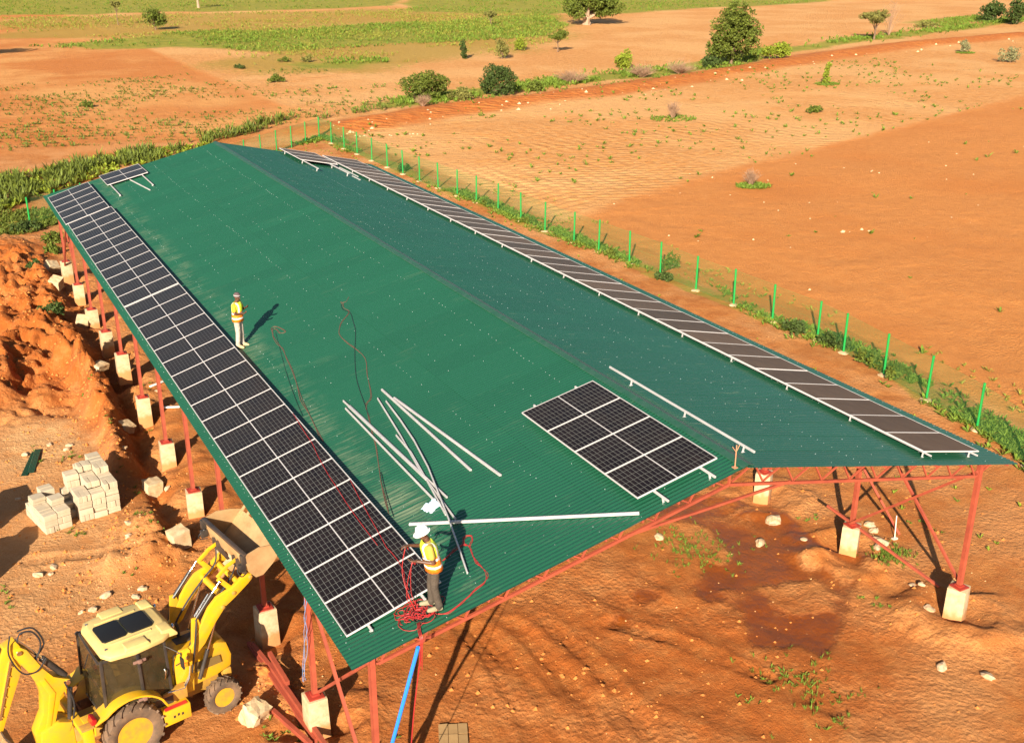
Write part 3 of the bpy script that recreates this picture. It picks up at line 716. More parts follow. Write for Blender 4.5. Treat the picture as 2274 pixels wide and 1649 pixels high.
# corrugated sheets: three courses on each slope, each sheet an object
NCOL = 48
CW = LEN / NCOL
def sheet_mesh(length, name):
    nw, seg = 8, 6
    n = nw * seg + seg // 2
    V = []; Fc = []
    for i in range(n + 1):
        yy = CW / (nw * seg) * i
        t = i / n
        z = 0.010 * math.cos(2 * math.pi * i / seg) + 0.004 * (t)
        for uu in (0.0, length):
            V.append((uu, yy, z))
    for i in range(n):
        Fc.append((2 * i, 2 * i + 1, 2 * i + 3, 2 * i + 2))
    me = poly_mesh(name, V, [f[::-1] for f in Fc], MAT_ROOF, smooth=True)
    return me
for side in ('L', 'R'):
    S = SL if side == 'L' else SR
    rows = 3
    step = (S - 0.02) / rows
    me = sheet_mesh(step + 0.10, 'roof_sheet')
    e, nn = (eL, nL) if side == 'L' else (eR, nR)
    ydir = Vector((0, 1, 0))
    for r_ in range(rows):
        for c_ in range(NCOL):
            o = link('roof_sheet', me, SHED)
            base = (roofL if side == 'L' else roofR)(r_ * step, c_ * CW, 0.004 + 0.007 * r_ + rnd.uniform(0, 0.0015))
            tilt = -0.0006
            if side == 'L':
                mt = Matrix((e, ydir, nn)).transposed().to_4x4()
            else:
                mt = Matrix((e, -ydir, nn)).transposed().to_4x4()
                base = base + ydir * (CW)
            mt.translation = base
            o.matrix_local = mt
# ridge capping in lengths
ncap = 19
cl = LEN / ncap
bm = NB()
prism(bm, [(-0.15, -0.15 * RISE / XR - 0.005), (-0.145, -0.145 * RISE / XR + 0.012), (-0.05, 0.012), (0.0, 0.028), (0.05, 0.012),
           (0.16, -0.16 * RISE / (XE - XR) + 0.012), (0.165, -0.165 * RISE / (XE - XR) - 0.005), (0.0, 0.016)], 0, cl + 0.05, 'y')
cap = fin(bm, 'ridge_cap', MAT_RIDGE, SHED, smooth=False)
cap.location = (XR, 0, EZ + RISE + 0.045)
for k in range(1, ncap):
    o = cap.copy(); COL.objects.link(o); o.parent = SHED
    o.location = (XR, k * cl - (0.05 if k == ncap - 1 else 0), EZ + RISE + 0.045 + 0.003 * (k % 2))
# screws along the purlins
PURL = [0.18 + 0.94 * k for k in range(10)]
Q = []
def screw(p, nn, r):
    a = nn.orthogonal().normalized(); b2 = nn.cross(a)
    top = p + nn * 0.022
    pts = [p + a * r, p + b2 * r, p - a * r, p - b2 * r]
    for i in range(4):
        Q.append([top, pts[i], pts[(i + 1) % 4]])
for side in ('L', 'R'):
    nn = nL if side == 'L' else nR
    fn = roofL if side == 'L' else roofR
    for j, u in enumerate(PURL):
        y = 0.12
        dens = 0.24 if j % 3 == 0 else 0.48
        while y < LEN - 0.1:
            if rnd.random() < 0.5:
                screw(fn(u + rnd.uniform(-0.03, 0.03), y, 0.012 + 0.007 * (u // 3.17)), nn, rnd.uniform(0.007, 0.0135))
            y += dens + rnd.uniform(-0.05, 0.05)
tag(link('roof_screws', quads_mesh('roof_screws', [[tuple(v) for v in t] for t in Q], MAT_SCREW), SHED), kind='stuff')
# purlins
for side in ('L', 'R'):
    fn = roofL if side == 'L' else roofR
    for u in PURL:
        bm = NB(); bar(bm, fn(u, 0.10, -0.07), fn(u, LEN - 0.10, -0.07), 0.05, 0.10, up=tuple(nL if side == 'L' else nR))
        fin(bm, 'purlin', MAT_RED, SHED, smooth=False)
# trusses, posts, footings
def truss(y, detailed):
    hb, ht = -0.62, -0.16
    uend = 0.62
    bm = NB()
    tl = [roofL(0.05, y, ht), roofL(SL - 0.03, y, ht)]
    tr = [roofR(0.05, y, ht), roofR(SR - 0.03, y, ht)]
    bar(bm, tl[0], tl[1], 0.06, 0.07); bar(bm, tr[0], tr[1], 0.06, 0.07)
    apexb = Vector((XR, y, EZ + RISE - 0.70))
    bar(bm, roofL(uend, y, hb), apexb, 0.06, 0.07); bar(bm, roofR(uend, y, hb), apexb, 0.06, 0.07)
    bar(bm, roofL(0.05, y, ht - 0.03), roofL(uend, y, hb), 0.05, 0.05); bar(bm, roofR(0.05, y, ht - 0.03), roofR(uend, y, hb), 0.05, 0.05)
    # tie between the two slopes
    a = roofL(6.6, y, hb - 0.02); b2 = roofR(7.4, y, hb - 0.02)
    bar(bm, a, b2, 0.05, 0.06)
    t = fin(bm, 'truss', MAT_RED, SHED, smooth=False)
    joined = None if detailed else NB()
    for fn, S in ((roofL, SL), (roofR, SR)):
        k = 0
        u = uend + 0.05
        while u < S - 0.55:
            for (ua, ha, ub, hb2) in ((u, hb, u + 0.42, ht), (u + 0.42, ht, u + 0.95, hb)):
                w = joined if joined is not None else NB()
                bar(w, fn(ua, y, ha), fn(ub, y, hb2), 0.038, 0.038)
                if joined is None: fin(w, 'web_brace', MAT_RED, t, smooth=False)
            u += 0.95
    w = joined if joined is not None else NB()
    bar(w, (XR, y, EZ + RISE - 0.16), apexb, 0.05, 0.05)
    fin(w, 'web_brace', MAT_RED, t, smooth=False)
PED_H = 0.95
for k, y in enumerate(POST_Y):
    truss(y, k == 0)
    for px, fn in ((POST_XL, roofL), (POST_XR, roofR)):
        z0 = gz(px + (0.9 if px > 5 else -0.9), y) * 0.6
        ph = PED_H + rnd.uniform(-0.06, 0.06)
        lean = rnd.uniform(-0.03, 0.03)
        bm = NB(); box(bm, (0, 0, (ph - 0.35) / 2), (0.52, 0.52, ph + 0.35))
        for v in bm.verts:
            if v.co.z > 0: v.co.x *= 0.95; v.co.y *= 0.95
            v.co += Vector((rnd.uniform(-.012, .012), rnd.uniform(-.012, .012), 0))
        fin(bm, 'footing_block', MAT_CONC, SHED, loc=(px, y, z0), rot=(0, 0, rnd.uniform(-.12, .12) + (0.55 if px > 5 else 0.0)), bevel=0.018)
        bm = NB(); box(bm, (0, 0, 0.015), (0.38, 0.38, 0.03)); box(bm, (0, 0, .05), (0.2, 0.2, .06))
        bp_ = fin(bm, 'base_plate', MAT_PLATE, SHED, loc=(px, y, z0 + ph), bevel=0.004)
        bm = NB()
        u = (px if px < 5 else XE - px) / (eL.x)
        top = (EZ + u * eL.z) - 0.10
        box(bm, (0, 0, 0), (0.11, 0.11, top - z0 - ph))
        for s1_ in (-1, 1):   # flange lips of the boxed channel
            box(bm, (0.057 * s1_, 0, 0), (0.005, 0.125, top - z0 - ph))
        fin(bm, 'post', MAT_RED, SHED, loc=(px, y, (top + z0 + ph) / 2), smooth=False)
# crossed bracing in the end bays
for ya, yb in ((POST_Y[0], POST_Y[1]), (POST_Y[-1], POST_Y[-2])):
    for px in (POST_XL, POST_XR):
        o_ = 0.09 if px < 5 else -0.09
        for (p, q) in (((px - o_, ya, 1.05), (px - o_, yb, EZ - 0.25)), ((px + o_, yb, 1.05), (px + o_, ya, EZ - 0.35))):
            bm = NB(); bar(bm, p, q, 0.07, 0.07)
            fin(bm, 'diagonal_brace', MAT_RED, SHED, smooth=False)

# ------------------------------------------------------------------ solar panels
def cell_material():
    m = M('solar_cell', (0.0080, 0.0052, 0.0062), 0.36, spec=0.14, col2=(0.020, 0.013, 0.011), vscale=0.9, island=0.12)
    return m
MAT_CELL = cell_material()
MAT_BACK = M('cell_grid_backing', (0.17, 0.17, 0.155), 0.5, spec=.15)
MAT_DUSTC = M('dusty_solar_cell', (0.085, 0.042, 0.020), 0.40, spec=.12, col2=(0.14, 0.080, 0.045), vscale=0.7, objrand=0.38)
MAT_DUSTB = M('dusty_grid_backing', (0.16, 0.10, 0.065), 0.5, spec=.12)
MAT_FRAME = M('silver_frame', (0.58, 0.53, 0.51), 0.5, metal=0.1)
PLN, PWD, PTH = 2.15, 1.281, 0.035
def panel_meshes(cm, bmn, suffix):
    w = PWD - 0.014
    bm = NB()
    f = 0.014
    box(bm, (f / 2, w / 2, PTH / 2), (f, w, PTH)); box(bm, (PLN - f / 2, w / 2, PTH / 2), (f, w, PTH))
    box(bm, (PLN / 2, f / 2, PTH / 2), (PLN - 2 * f, f, PTH)); box(bm, (PLN / 2, w - f / 2, PTH / 2), (PLN - 2 * f, f, PTH))
    if suffix == '': box(bm, (PLN / 2, w / 2, PTH * 0.62 + 0.0085), (0.018, w - 2 * f, 0.004))
    bmesh.ops.recalc_face_normals(bm, faces=bm.faces)
    fr = bpy.data.meshes.new('frame'); bm.to_mesh(fr); bm.free(); fr.materials.append(MAT_FRAME)
    bm = NB(); box(bm, (PLN / 2, w / 2, PTH * 0.62), (PLN - 2 * f, w - 2 * f, 0.012))
    bmesh.ops.recalc_face_normals(bm, faces=bm.faces)
    bk = bpy.data.meshes.new('backing_sheet'); bm.to_mesh(bk); bm.free(); bk.materials.append(bmn)
    Qc = []
    z = PTH * 0.62 + 0.0085
    half = (PLN / 2 - f - 0.014 - 0.013)
    for hlf in (0, 1):
        x0 = (f + 0.013) if hlf == 0 else PLN / 2 + 0.014
        for i in range(10):
            for j in range(6):
                px_ = half / 10; py_ = (w - 2 * f - 0.020) / 6
                a = x0 + i * px_ + 0.0042; b2 = x0 + (i + 1) * px_ - 0.0042
                c = f + 0.010 + j * py_ + 0.004; d = f + 0.010 + (j + 1) * py_ - 0.004
                Qc.append([(a, c, z), (b2, c, z), (b2, d, z), (a, d, z)])
    ce = quads_mesh('cells', Qc, cm)
    return fr, bk, ce
PM_CLEAN = panel_meshes(MAT_CELL, MAT_BACK, '')
PM_DUST = panel_meshes(MAT_DUSTC, MAT_DUSTB, 'd')
def solar_panel(origin, ex, ey, label, group, dusty=False):
    ex = ex.normalized(); ey = (ey - ex * ey.dot(ex)).normalized(); ez = ex.cross(ey)
    o = bpy.data.objects.new('solar_panel', None); o.empty_display_size = 0.2; COL.objects.link(o)
    mt = Matrix((ex, ey, ez)).transposed().to_4x4(); mt.translation = origin
    o.matrix_world = mt
    tag(o, label, 'solar panel', group)
    fr, bk, ce = PM_DUST if dusty else PM_CLEAN
    link('frame', fr, o); link('backing_sheet', bk, o); tag(link('cells', ce, o), kind='stuff')
    return o
def rail(pts, label, group, w=0.042, h=0.045, feet=None, name='mounting_rail'):
    """An aluminium rail (straight or bowed) with optional L-feet as parts."""
    base = Vector(pts[0])
    if feet:
        e_ = empty(name, base, 0, label, 'rail', group)
    bm = NB()
    pts = [Vector(p) - base for p in pts]
    for a, b2 in zip(pts, pts[1:]):
        d = (b2 - a).normalized() * 0.004
        bar(bm, a - d, b2 + d, w, h)
        bar(bm, a + Vector((0, 0, h / 2 + 0.0055)), b2 + Vector((0, 0, h / 2 + 0.0055)), w * 0.36, 0.008)
    if not feet:
        o = fin(bm, name, MAT_ALU, None, loc=base, smooth=False)
        return tag(o, label, 'rail', group)
    fin(bm, 'rail_bar', MAT_ALU, e_, smooth=False)
    for (p, nn, ln) in feet:
        bm = NB(); p = Vector(p) - base
        bar(bm, p, p - nn * ln, 0.05, 0.012, up=(0, 1, 0)); box(bm, p - nn * (ln - 0.006), (0.09, 0.05, 0.010))
        fin(bm, 'rail_foot', MAT_ALU, e_, smooth=False)
    return e_
UL, YL = 0.254, 0.911
HLO, HUP = 0.085, 0.25
exl = (roofL(UL + 2.15, 0, HUP) - roofL(UL, 0, HLO)).normalized()
blocks = [(YL, 18, UL, 'near block'), (YL + 18 * PWD + 0.12, 11, UL, 'middle block'), (YL + 29 * PWD + 0.16, 5, UL - 0.09, 'far block')]
for bi, (y0, n, u0, nm) in enumerate(blocks):
    for i in range(n):
        solar_panel(roofL(u0, y0 + i * PWD + 0.008, HLO - PTH), exl, Vector((0, 1, 0)),
                    '%s black solar panel in the %s of the left eave strip' % (ordn(i), nm), 'solar panels along the left eave')
    for j, du in enumerate((0.48, 1.68)):
        hh = HLO + (HUP - HLO) * du / 2.15 - PTH - 0.035
        ya, yb = y0 - (0.16 if bi == 0 else -0.02), y0 + n * PWD - 0.02
        ft = [(roofL(u0 + du, ya + 0.06 + k * (yb - ya - 0.12) / max(2, int(n / 2)), hh), nL, max(hh, 0.03)) for k in range(max(2, int(n / 2)) + 1)]
        rail([roofL(u0 + du, ya, hh), roofL(u0 + du, yb, hh)], '%s silver rail under the %s of left eave panels' % (('lower', 'upper')[j], nm), 'rails under the left eave panels', feet=ft)
# array of four below the ridge
for i in range(4):
    solar_panel(roofL(6.945, 0.501 + i * PWD + 0.008, 0.19), eL, Vector((0, 1, 0)), '%s solar panel from the gable in the four beside the ridge' % ordn(i), 'four panels beside the ridge')
for j, u in enumerate((6.945 + 0.45, 6.945 + 1.7)):
    ft = [(roofL(u, yy, 0.165), nL, 0.165) for yy in (0.22, 1.9, 3.6, 5.5)]
    rail([roofL(u, 0.02, 0.165), roofL(u, 5.78, 0.165)], '%s silver rail carrying the four panels beside the ridge' % ('lower', 'upper')[j], 'rails under the ridge panels', feet=ft)
# right-hand strip, dusty
for i in range(35):
    solar_panel(roofR(1.151, 0.374 + (i + 1) * PWD - 0.008, 0.165 + rnd.uniform(-.006, .006)), eR, Vector((0, -1, 0)), '%s dusty brown solar panel from the near gable along the right eave' % ordn(i), 'dusty panels along the right eave', True)
for j, u in enumerate((1.42, 3.22)):
    ft = [(roofR(u, 0.45 + k * 2.5, 0.14), nR, 0.14) for k in range(18)]
    rail([roofR(u, 0.20, 0.14), roofR(u, 45.3, 0.14)], 'long silver rail under the %s edge of the right eave panels' % ('eave-side', 'ridge-side')[j], 'rails under the right eave panels', w=.03, h=.034, feet=ft)
# unfinished groups at the far gable
for i in range(2):
    solar_panel(roofL(3.02, 42.95 + i * PWD, 0.14), eL, Vector((0, 1, 0)), '%s of two black solar panels standing apart at the far left gable' % ('nearer', 'farther')[i], 'two panels at the far left gable')
for j, (u, y0, y1) in enumerate(((3.18, 40.2, 45.3), (4.55, 39.7, 43.1), (4.85, 40.2, 45.3))):
    rail([roofL(u, y0, 0.115 if j != 1 else 0.045), roofL(u - (0.35 if j == 1 else 0), y1, 0.115 if j != 1 else 0.045)], '%s of the three rails poking out under the far left pair of panels' % ('leftmost', 'middle', 'rightmost')[j],
         'rails at the far left gable', feet=[(roofL(u, yy, .115), nL, .115) for yy in (y0 + 0.3, y1 - 0.5)] if j != 1 else None)
for i in range(3):
    solar_panel(roofR(3.75, 41.4 + (i + 1) * PWD, 0.215), eR, Vector((0, -1, 0)), '%s of three grey-looking solar panels by the far right gable' % ('nearest', 'middle', 'farthest')[i], 'three panels at the far right gable', True)
for j, (u, y0) in enumerate(((4.15, 38.6), (5.75, 38.9))):
    rail([roofR(u, y0, 0.19), roofR(u, 45.3, 0.19)], '%s rail reaching out from under the far right group of panels' % ('lower', 'upper')[j], 'rails at the far right gable', feet=[(roofR(u, yy, .19), nR, .19) for yy in (y0 + .2, y0 + 2.6, 44.6)])
for j, (u, y0, y1) in enumerate(((3.45, 37.8, 43.6), (3.1, 39.0, 44.4))):
    rail([roofR(u + 0.35, y0, 0.04), roofR(u + 0.35, y1, 0.04)], '%s loose rail lying between the far right panels and the long strip' % ('lower', 'upper')[1 - j], 'loose rails far right')
# loose rails lying about on the near left slope
def lay(p, h):
    p = Vector(p); u = p.x / eL.x
    return roofL(u, p.y, h)
LRL = ['grey rail, left one of the spread pair pointing to the ridge panels', 'grey rail, right one of the spread pair pointing to the ridge panels',
       'longest thin bowed white rail ending beside the worker in white helmet', 'thin white rail in the middle of the loose fan',
       'shortest thin white rail inside the loose fan', 'white rail on the upper edge of the left bundle', 'white rail on the lower edge of the left bundle',
       'broad grey rail in the middle of the left bundle', 'wide white rail lying across the slope above the near gable']
for i, pts in enumerate(LOOSE_RAILS):
    hh = [0.045, 0.045, 0.095, 0.05, 0.05, 0.05, 0.05, 0.05, 0.06][i]
    ww = [0.055, 0.06, 0.03, 0.03, 0.03, 0.035, 0.035, 0.075, 0.075][i]
    pp = [lay(p, hh) for p in pts]
    if i == 2: pp = [lay(p, 0.05 + 0.09 * k / 6) for k, p in enumerate(pts[:-1])] + [lay(pts[-1], 0.06)]
    rail(pp, LRL[i], 'loose rails on the near slope', w=ww, h=0.045)
rr = [roofR((XE - p[0]) / abs(eR.x), p[1], 0.17) for p in (RIDGE_RAIL[0], RIDGE_RAIL[4])]
urr = (XE - 9.80) / abs(eR.x)
rail([roofR(urr, 6.35, 0.17), roofR(urr, 0.45, 0.17)], 'silver rail on feet just right of the ridge near the gable', 'rail right of the ridge',
     feet=[(roofR(urr, yy, 0.17), nR, 0.15) for yy in (5.3, 3.0, 0.8)])
bm = NB()
tube(bm, [(0, 0, 0), (0, 0, 0.55)], 0.014, 6)
for s_ in (-1, 1): tube(bm, [(0, 0, 0.38), (0.10 * s_, 0.02, 0.52)], 0.009, 6)
box(bm, (0, 0, .01), (.1, .1, .02))
tag(fin(bm, 'roof_stake', M('rusty_stake', (0.42, 0.2, 0.1), 0.7), None, loc=roofL(SL - 0.25, 0.16, 0.03)), 'small rusty forked stake standing at the near end of the ridge', 'stake')
# ------------------------------------------------------------------ cables, bag and conduit on the roof
MAT_ROPE = M('brown_cable', (0.12, 0.06, 0.035), 0.7)
MAT_REDC = M('red_cable', (0.38, 0.022, 0.022), 0.5)
MAT_BLKC = M('black_cable', (0.010, 0.014, 0.012), 0.5)
def smooth_path(pts, sub=4):
    pts = [Vector(p) for p in pts]
    out = []
    for i in range(len(pts) - 1):
        p0 = pts[max(i - 1, 0)]; p1 = pts[i]; p2 = pts[i + 1]; p3 = pts[min(i + 2, len(pts) - 1)]
        for k in range(sub):
            t = k / sub
            out.append(0.5 * ((2 * p1) + (p2 - p0) * t + (2 * p0 - 5 * p1 + 4 * p2 - p3) * t * t + (-p0 + 3 * p1 - 3 * p2 + p3) * t ** 3))
    out.append(pts[-1])
    return out
def cable(pts, r, mat, label, name='cable', h=0.018, surf=None, group=None, strands=1):
    bm = NB()
    for s_ in range(strands):
        off = [Vector((rnd.uniform(-.03, .03), rnd.uniform(-.03, .03), 0)) * (1 if strands > 1 else 0) for _ in pts]
        pp = smooth_path([(surf or lay)(Vector(p) + o_, h) for p, o_ in zip(pts, off)], 3)
        tube(bm, pp, r, 5)
    return tag(fin(bm, name, mat), label, 'cable', group)
cable(ROPES[0], 0.010, MAT_ROPE, 'brown cable trailing from a small loop beside the standing worker', strands=2)
cable(ROPES[1], 0.010, MAT_ROPE, 'brown cable snaking from mid slope down to the loose rails', strands=2)
cable(ROPES[2], 0.013, MAT_BLKC, 'black cable wandering beside the long brown cable on mid slope')
cable(ROPES[3], 0.008, MAT_BLKC, 'thin straight black line left of the brown looped cable')
cable(ROPES[4], 0.011, MAT_BLKC, 'black cable above the panel strip near the plastic bag')
def panel_lay(p, h):
    p = Vector(p); u = p.x / eL.x
    hh = HLO + (HUP - HLO) * max(0.0, min(1.0, (u - UL) / 2.15))
    inside = UL < u < UL + 2.15
    # surveyed on the roof plane; slide along the line of sight onto the panel face
    k = hh if inside else 0.02
    return roofL(u, p.y, k + 0.012)
cable(RED_ON_PANEL[0][:9], 0.007, MAT_REDC, 'red cable lying across the near left panels, left one of two', surf=panel_lay, h=0)
cable(RED_ON_PANEL[1], 0.007, MAT_REDC, 'red cable lying across the near left panels, right one of two', surf=panel_lay, h=0)
cable(RED_LOOP, 0.007, MAT_REDC, 'red cable swinging round right of the worker in a wide loop', strands=3)
# tangled heap of cable at the worker's feet
for nm, mat, cnt, lab in (('cable_heap', MAT_REDC, 26, 'tangled heap of red cable at the feet of the worker in white helmet'),
                          ('cable_heap', MAT_BLKC, 10, 'tangle of black cable mixed into the red heap at the gable')):
    bm = NB()
    for k in range(cnt):
        cx = PILE_C[0] + rnd.gauss(0.02, 0.20); cy = PILE_C[1] + rnd.gauss(-0.05, 0.16)
        r0 = rnd.uniform(0.08, 0.30); a0 = rnd.uniform(0, 6.28); ex_ = rnd.uniform(0.4, 1.0); rot = rnd.uniform(0, 6.28)
        pp = []
        for t in range(11):
            a = a0 + t * rnd.uniform(0.4, 0.62)
            x = r0 * math.cos(a); y = r0 * ex_ * math.sin(a)
            X = cx + x * math.cos(rot) - y * math.sin(rot); Y = cy + x * math.sin(rot) + y * math.cos(rot)
            Y = max(Y, 0.06)
            pp.append(lay((X, Y, 0), 0.02 + 0.006 * (k % 6) + rnd.uniform(0, 0.02)))
        tube(bm, smooth_path(pp, 2), 0.007, 5)
    if mat is MAT_REDC:   # strands climbing to the hands
        for k in range(4):
            x = rnd.uniform(-.08, .08)
            hx, hy, hz = ((1.55, .52, 6.64), (1.56, .88, 6.80), (1.54, .54, 6.62), (1.55, .86, 6.78))[k]
            pp = [lay((PILE_C[0] + x - .05, PILE_C[1] + .1, 0), .04), Vector((1.52 + x, .72, 5.75)), Vector((1.46 + x * .6, hy + .03, 6.25)), Vector((hx - .03, hy, hz)), Vector((hx + .03, hy + .01, hz - .06))]
            tube(bm, smooth_path(pp, 4), 0.007, 5)
    tag(fin(bm, nm, mat), lab, 'cable')
# cables dropping over the gable edge and the blue conduit
bm = NB()
for k in range(3):
    x = 1.40 + 0.025 * k
    tube(bm, smooth_path([lay((x + 0.1, 0.35, 0), .03), lay((x, 0.05, 0), .04), Vector((x - .02, -0.06, 5.25)), Vector((x - 0.03, -0.03, 4.9)), Vector((x - .02, 0.02, 4.7 - .1 * k))], 3), 0.008, 5)
tube(bm, smooth_path([Vector((1.40, -0.02, 4.95)), Vector((1.36, 0.35, 3.3)), Vector((1.34, 0.7, 1.6)), Vector((1.3, 1.2, 0.05))], 5), 0.012, 5)
tag(fin(bm, 'hanging_cable', MAT_REDC), 'red cables dropping over the near gable edge beside the blue pipe', 'cable')
bm = NB()
tube(bm, [(1.36, 0.02, 5.05), (1.16, 0.85, 2.6), (0.95, 1.75, 0.02)], 0.042, 12)
tag(fin(bm, 'blue_conduit', M('blue_plastic_pipe', (0.02, 0.22, 0.78), 0.35)), 'bright blue plastic conduit pipe leaning from ground to the gable', 'pipe')
bm = NB()
for k in range(3):
    pp = [Vector((0.42 + rnd.uniform(-.05, .05), 4.0 + 0.1 * t + rnd.uniform(-.05, .05), 4.75 - 0.42 * t)) for t in range(9)]
    tube(bm, smooth_path(pp, 2), 0.006, 5)
tag(fin(bm, 'hanging_wire', M('pale_blue_wire', (0.16, 0.26, 0.45), 0.5)), 'pale blue wires hanging down beside the second left post', 'wire')
# crumpled plastic bag
def crumple(name, mat, sx, sy, sz, n=18, seed=1):
    V = []; Fc = []
    for j in range(n + 1):
        for i in range(n + 1):
            x = (i / n - 0.5) * sx; y = (j / n - 0.5) * sy
            w = float(fbm(np.array([x * 9]), np.array([y * 9]), seed, 3)[0])
            w2 = float(fbm(np.array([x * 7 + 4]), np.array([y * 7]), seed + 5, 3)[0])
            edge = max(abs(i / n - 0.5), abs(j / n - 0.5)) * 2
            V.append((x + 0.3 * sx * w2, y + 0.3 * sy * w, 0.02 + sz * (1 - edge ** 2) * (0.5 + abs(w) * 1.2)))
    for j in range(n):
        for i in range(n):
            a = j * (n + 1) + i
            Fc.append((a, a + 1, a + n + 2, a + n + 1))
    return poly_mesh(name, V, Fc, mat)
o = link('plastic_bag', crumple('plastic_bag', M('white_plastic', (0.80, 0.84, 0.88), 0.35, col2=(0.45, 0.70, 0.85), vscale=5), 0.42, 0.34, 0.14))
o.location = lay(BAG, 0.0); o.rotation_euler = (0, -math.atan2(RISE, XR), 0.4)
tag(o, 'crumpled white and blue plastic bag lying beside the loose rails', 'bag')
# ------------------------------------------------------------------ concrete blocks in stacks
MAT_BLOCK = M('pale_cement_block', (0.50, 0.405, 0.285), 0.92, col2=(0.40, 0.31, 0.20), vscale=2.5, objrand=0.10, bump=0.003, bscale=60)
def block_mesh(sx, sy, sz, name='concrete_block'):
    bm = NB(); box(bm, (0, 0, sz / 2), (sx, sy, sz))
    ed = list(bm.edges)
    bmesh.ops.bevel(bm, geom=ed, offset=0.006, segments=1, affect='EDGES')
    me = bpy.data.meshes.new(name); bm.to_mesh(me); bm.free(); me.materials.append(MAT_BLOCK)
    return me
BLK_S = block_mesh(0.42, 0.22, 0.20); BLK_H = block_mesh(0.135, 0.42, 0.21); BLK_F = block_mesh(0.42, 0.42, 0.11)
def block_stack(ox, oy, rz, nx, ny, nz, heights, stack_name, grp):
    """Courses alternate between stretchers and rows of upright blocks; only blocks of the outer shell are set."""
    cz, sz_ = math.cos(rz), math.sin(rz)
    z_base = gz(ox + 0.3, oy + 0.3) - 0.01
    cw, cd = 0.44, 0.44
    for i in range(nx):
        for j in range(ny):
            top = heights[j][i]
            z = z_base
            for k in range(top):
                outer = i in (0, nx - 1) or j in (0, ny - 1) or k >= top - 1 or any(
                    0 <= i + a < nx and 0 <= j + b2 < ny and heights[j + b2][i + a] <= k for a, b2 in ((1, 0), (-1, 0), (0, 1), (0, -1)))
                kind = (i + k * (1 if nx > 2 else 2) + j) % 3
                hh = 0.225
                if outer:
                    if kind == 0:
                        units = [(BLK_H, (q - 1) * 0.143, 0.0, 0.0) for q in range(3)]
                    elif kind == 1:
                        units = [(BLK_S, 0, -0.112, 0), (BLK_S, 0, 0.112, 0)]
                    else:
                        units = [(BLK_F, 0, 0, 0), (BLK_F, 0, 0, 0.113)]
                    for q, (me, dx, dy, dz) in enumerate(units):
                        lx = (i + 0.5) * cw + dx + rnd.uniform(-.008, .008); ly = (j + 0.5) * cd + dy + rnd.uniform(-.03, .03)
                        o = link('concrete_block', me)
                        o.location = (ox + lx * cz - ly * sz_, oy + lx * sz_ + ly * cz, z + dz)
                        o.rotation_euler = (0, 0, rz + rnd.uniform(-.03, .03))
                        unit = {0: ('left', 'middle', 'right'), 1: ('front', 'rear'), 2: ('lower', 'upper')}[kind][q]
                        tag(o, 'concrete block in %s, %s course, %s row, %s column, %s' % (stack_name, ordn(k), ordn(j), ordn(i), unit), 'block', grp)
                z += hh
block_stack(-2.86, 17.95, math.radians(7), 3, 5, 6, [[4, 4, 5], [4, 5, 5], [3, 5, 6], [5, 6, 6], [0, 5, 6]], 'the tall stack', 'blocks of the tall stack')
block_stack(-3.98, 17.62, math.radians(13), 2, 4, 4, [[3, 3], [3, 4], [4, 3], [2, 4]], 'the short stack', 'blocks of the short stack')
block_stack(-6.95, 17.7, math.radians(4), 2, 3, 7, [[7, 7], [7, 7], [7, 7]], 'the unseen shadow-casting stack', 'blocks of the unseen shadow-casting stack')  # unseen stack beyond the left edge, set there only for its shadow
block_stack(-7.3, 14.6, math.radians(-6), 2, 3, 7, [[6, 6], [7, 7], [6, 7]], 'the near unseen shadow-casting stack', 'blocks of the near unseen shadow-casting stack')  # another unseen stack, put out of view to throw shadow into it

for i, (x, y, z, rx, ry, rz_) in enumerate([(-3.02, 18.5, .11, 0, 0, .3), (-3.0, 18.95, .11, 0, 0, .1), (-3.06, 18.72, .33, .05, .1, .5), (-3.05, 19.4, .11, 0, 0, -.2), (-3.04, 19.2, .33, 0, .06, .2), (-3.3, 19.55, .11, 0, 0, .4), (-2.95, 19.75, .11, 0, 0, 0), (-3.0, 19.6, .33, 0, 0, .15), (-3.02, 19.45, .55, .04, 0, .35)]):
    o = link('concrete_block', BLK_S); o.location = gp(x, y, z - .11); o.rotation_euler = (rx, ry, rz_)
    tag(o, '%s of the loose blocks heaped between the two stacks' % ordn(i), 'block', 'blocks heaped between the stacks')
# loose cubes of concrete and rubble
MAT_CUBE = M('cast_concrete', (0.58, 0.44, 0.26), 0.9, col2=(0.44, 0.26, 0.12), vscale=2.2, bump=0.008, bscale=18)
def rough_box(name, s, mat, seed, amt=0.03, cuts=3):
    bm = NB(); box(bm, (0, 0, 0), s)
    bmesh.ops.subdivide_edges(bm, edges=bm.edges, cuts=cuts, use_grid_fill=True)
    r = random.Random(seed)
    for v in bm.verts:
        v.co += Vector((r.uniform(-1, 1), r.uniform(-1, 1), r.uniform(-1, 1))) * amt
    return fin(bm, name, mat, smooth=False)
CUBE_L = ['tilted pale concrete cube beside the farthest left posts', 'leaning concrete cube on the spoil left of the far posts', 'concrete cube half sunk by the green shrub under the eave',
          'concrete cube with dark top between tall block stack and posts', 'concrete cube with blackened top near the loader bucket', 'small tipped concrete cube in the trench', 'flat concrete slab lying in the trench']
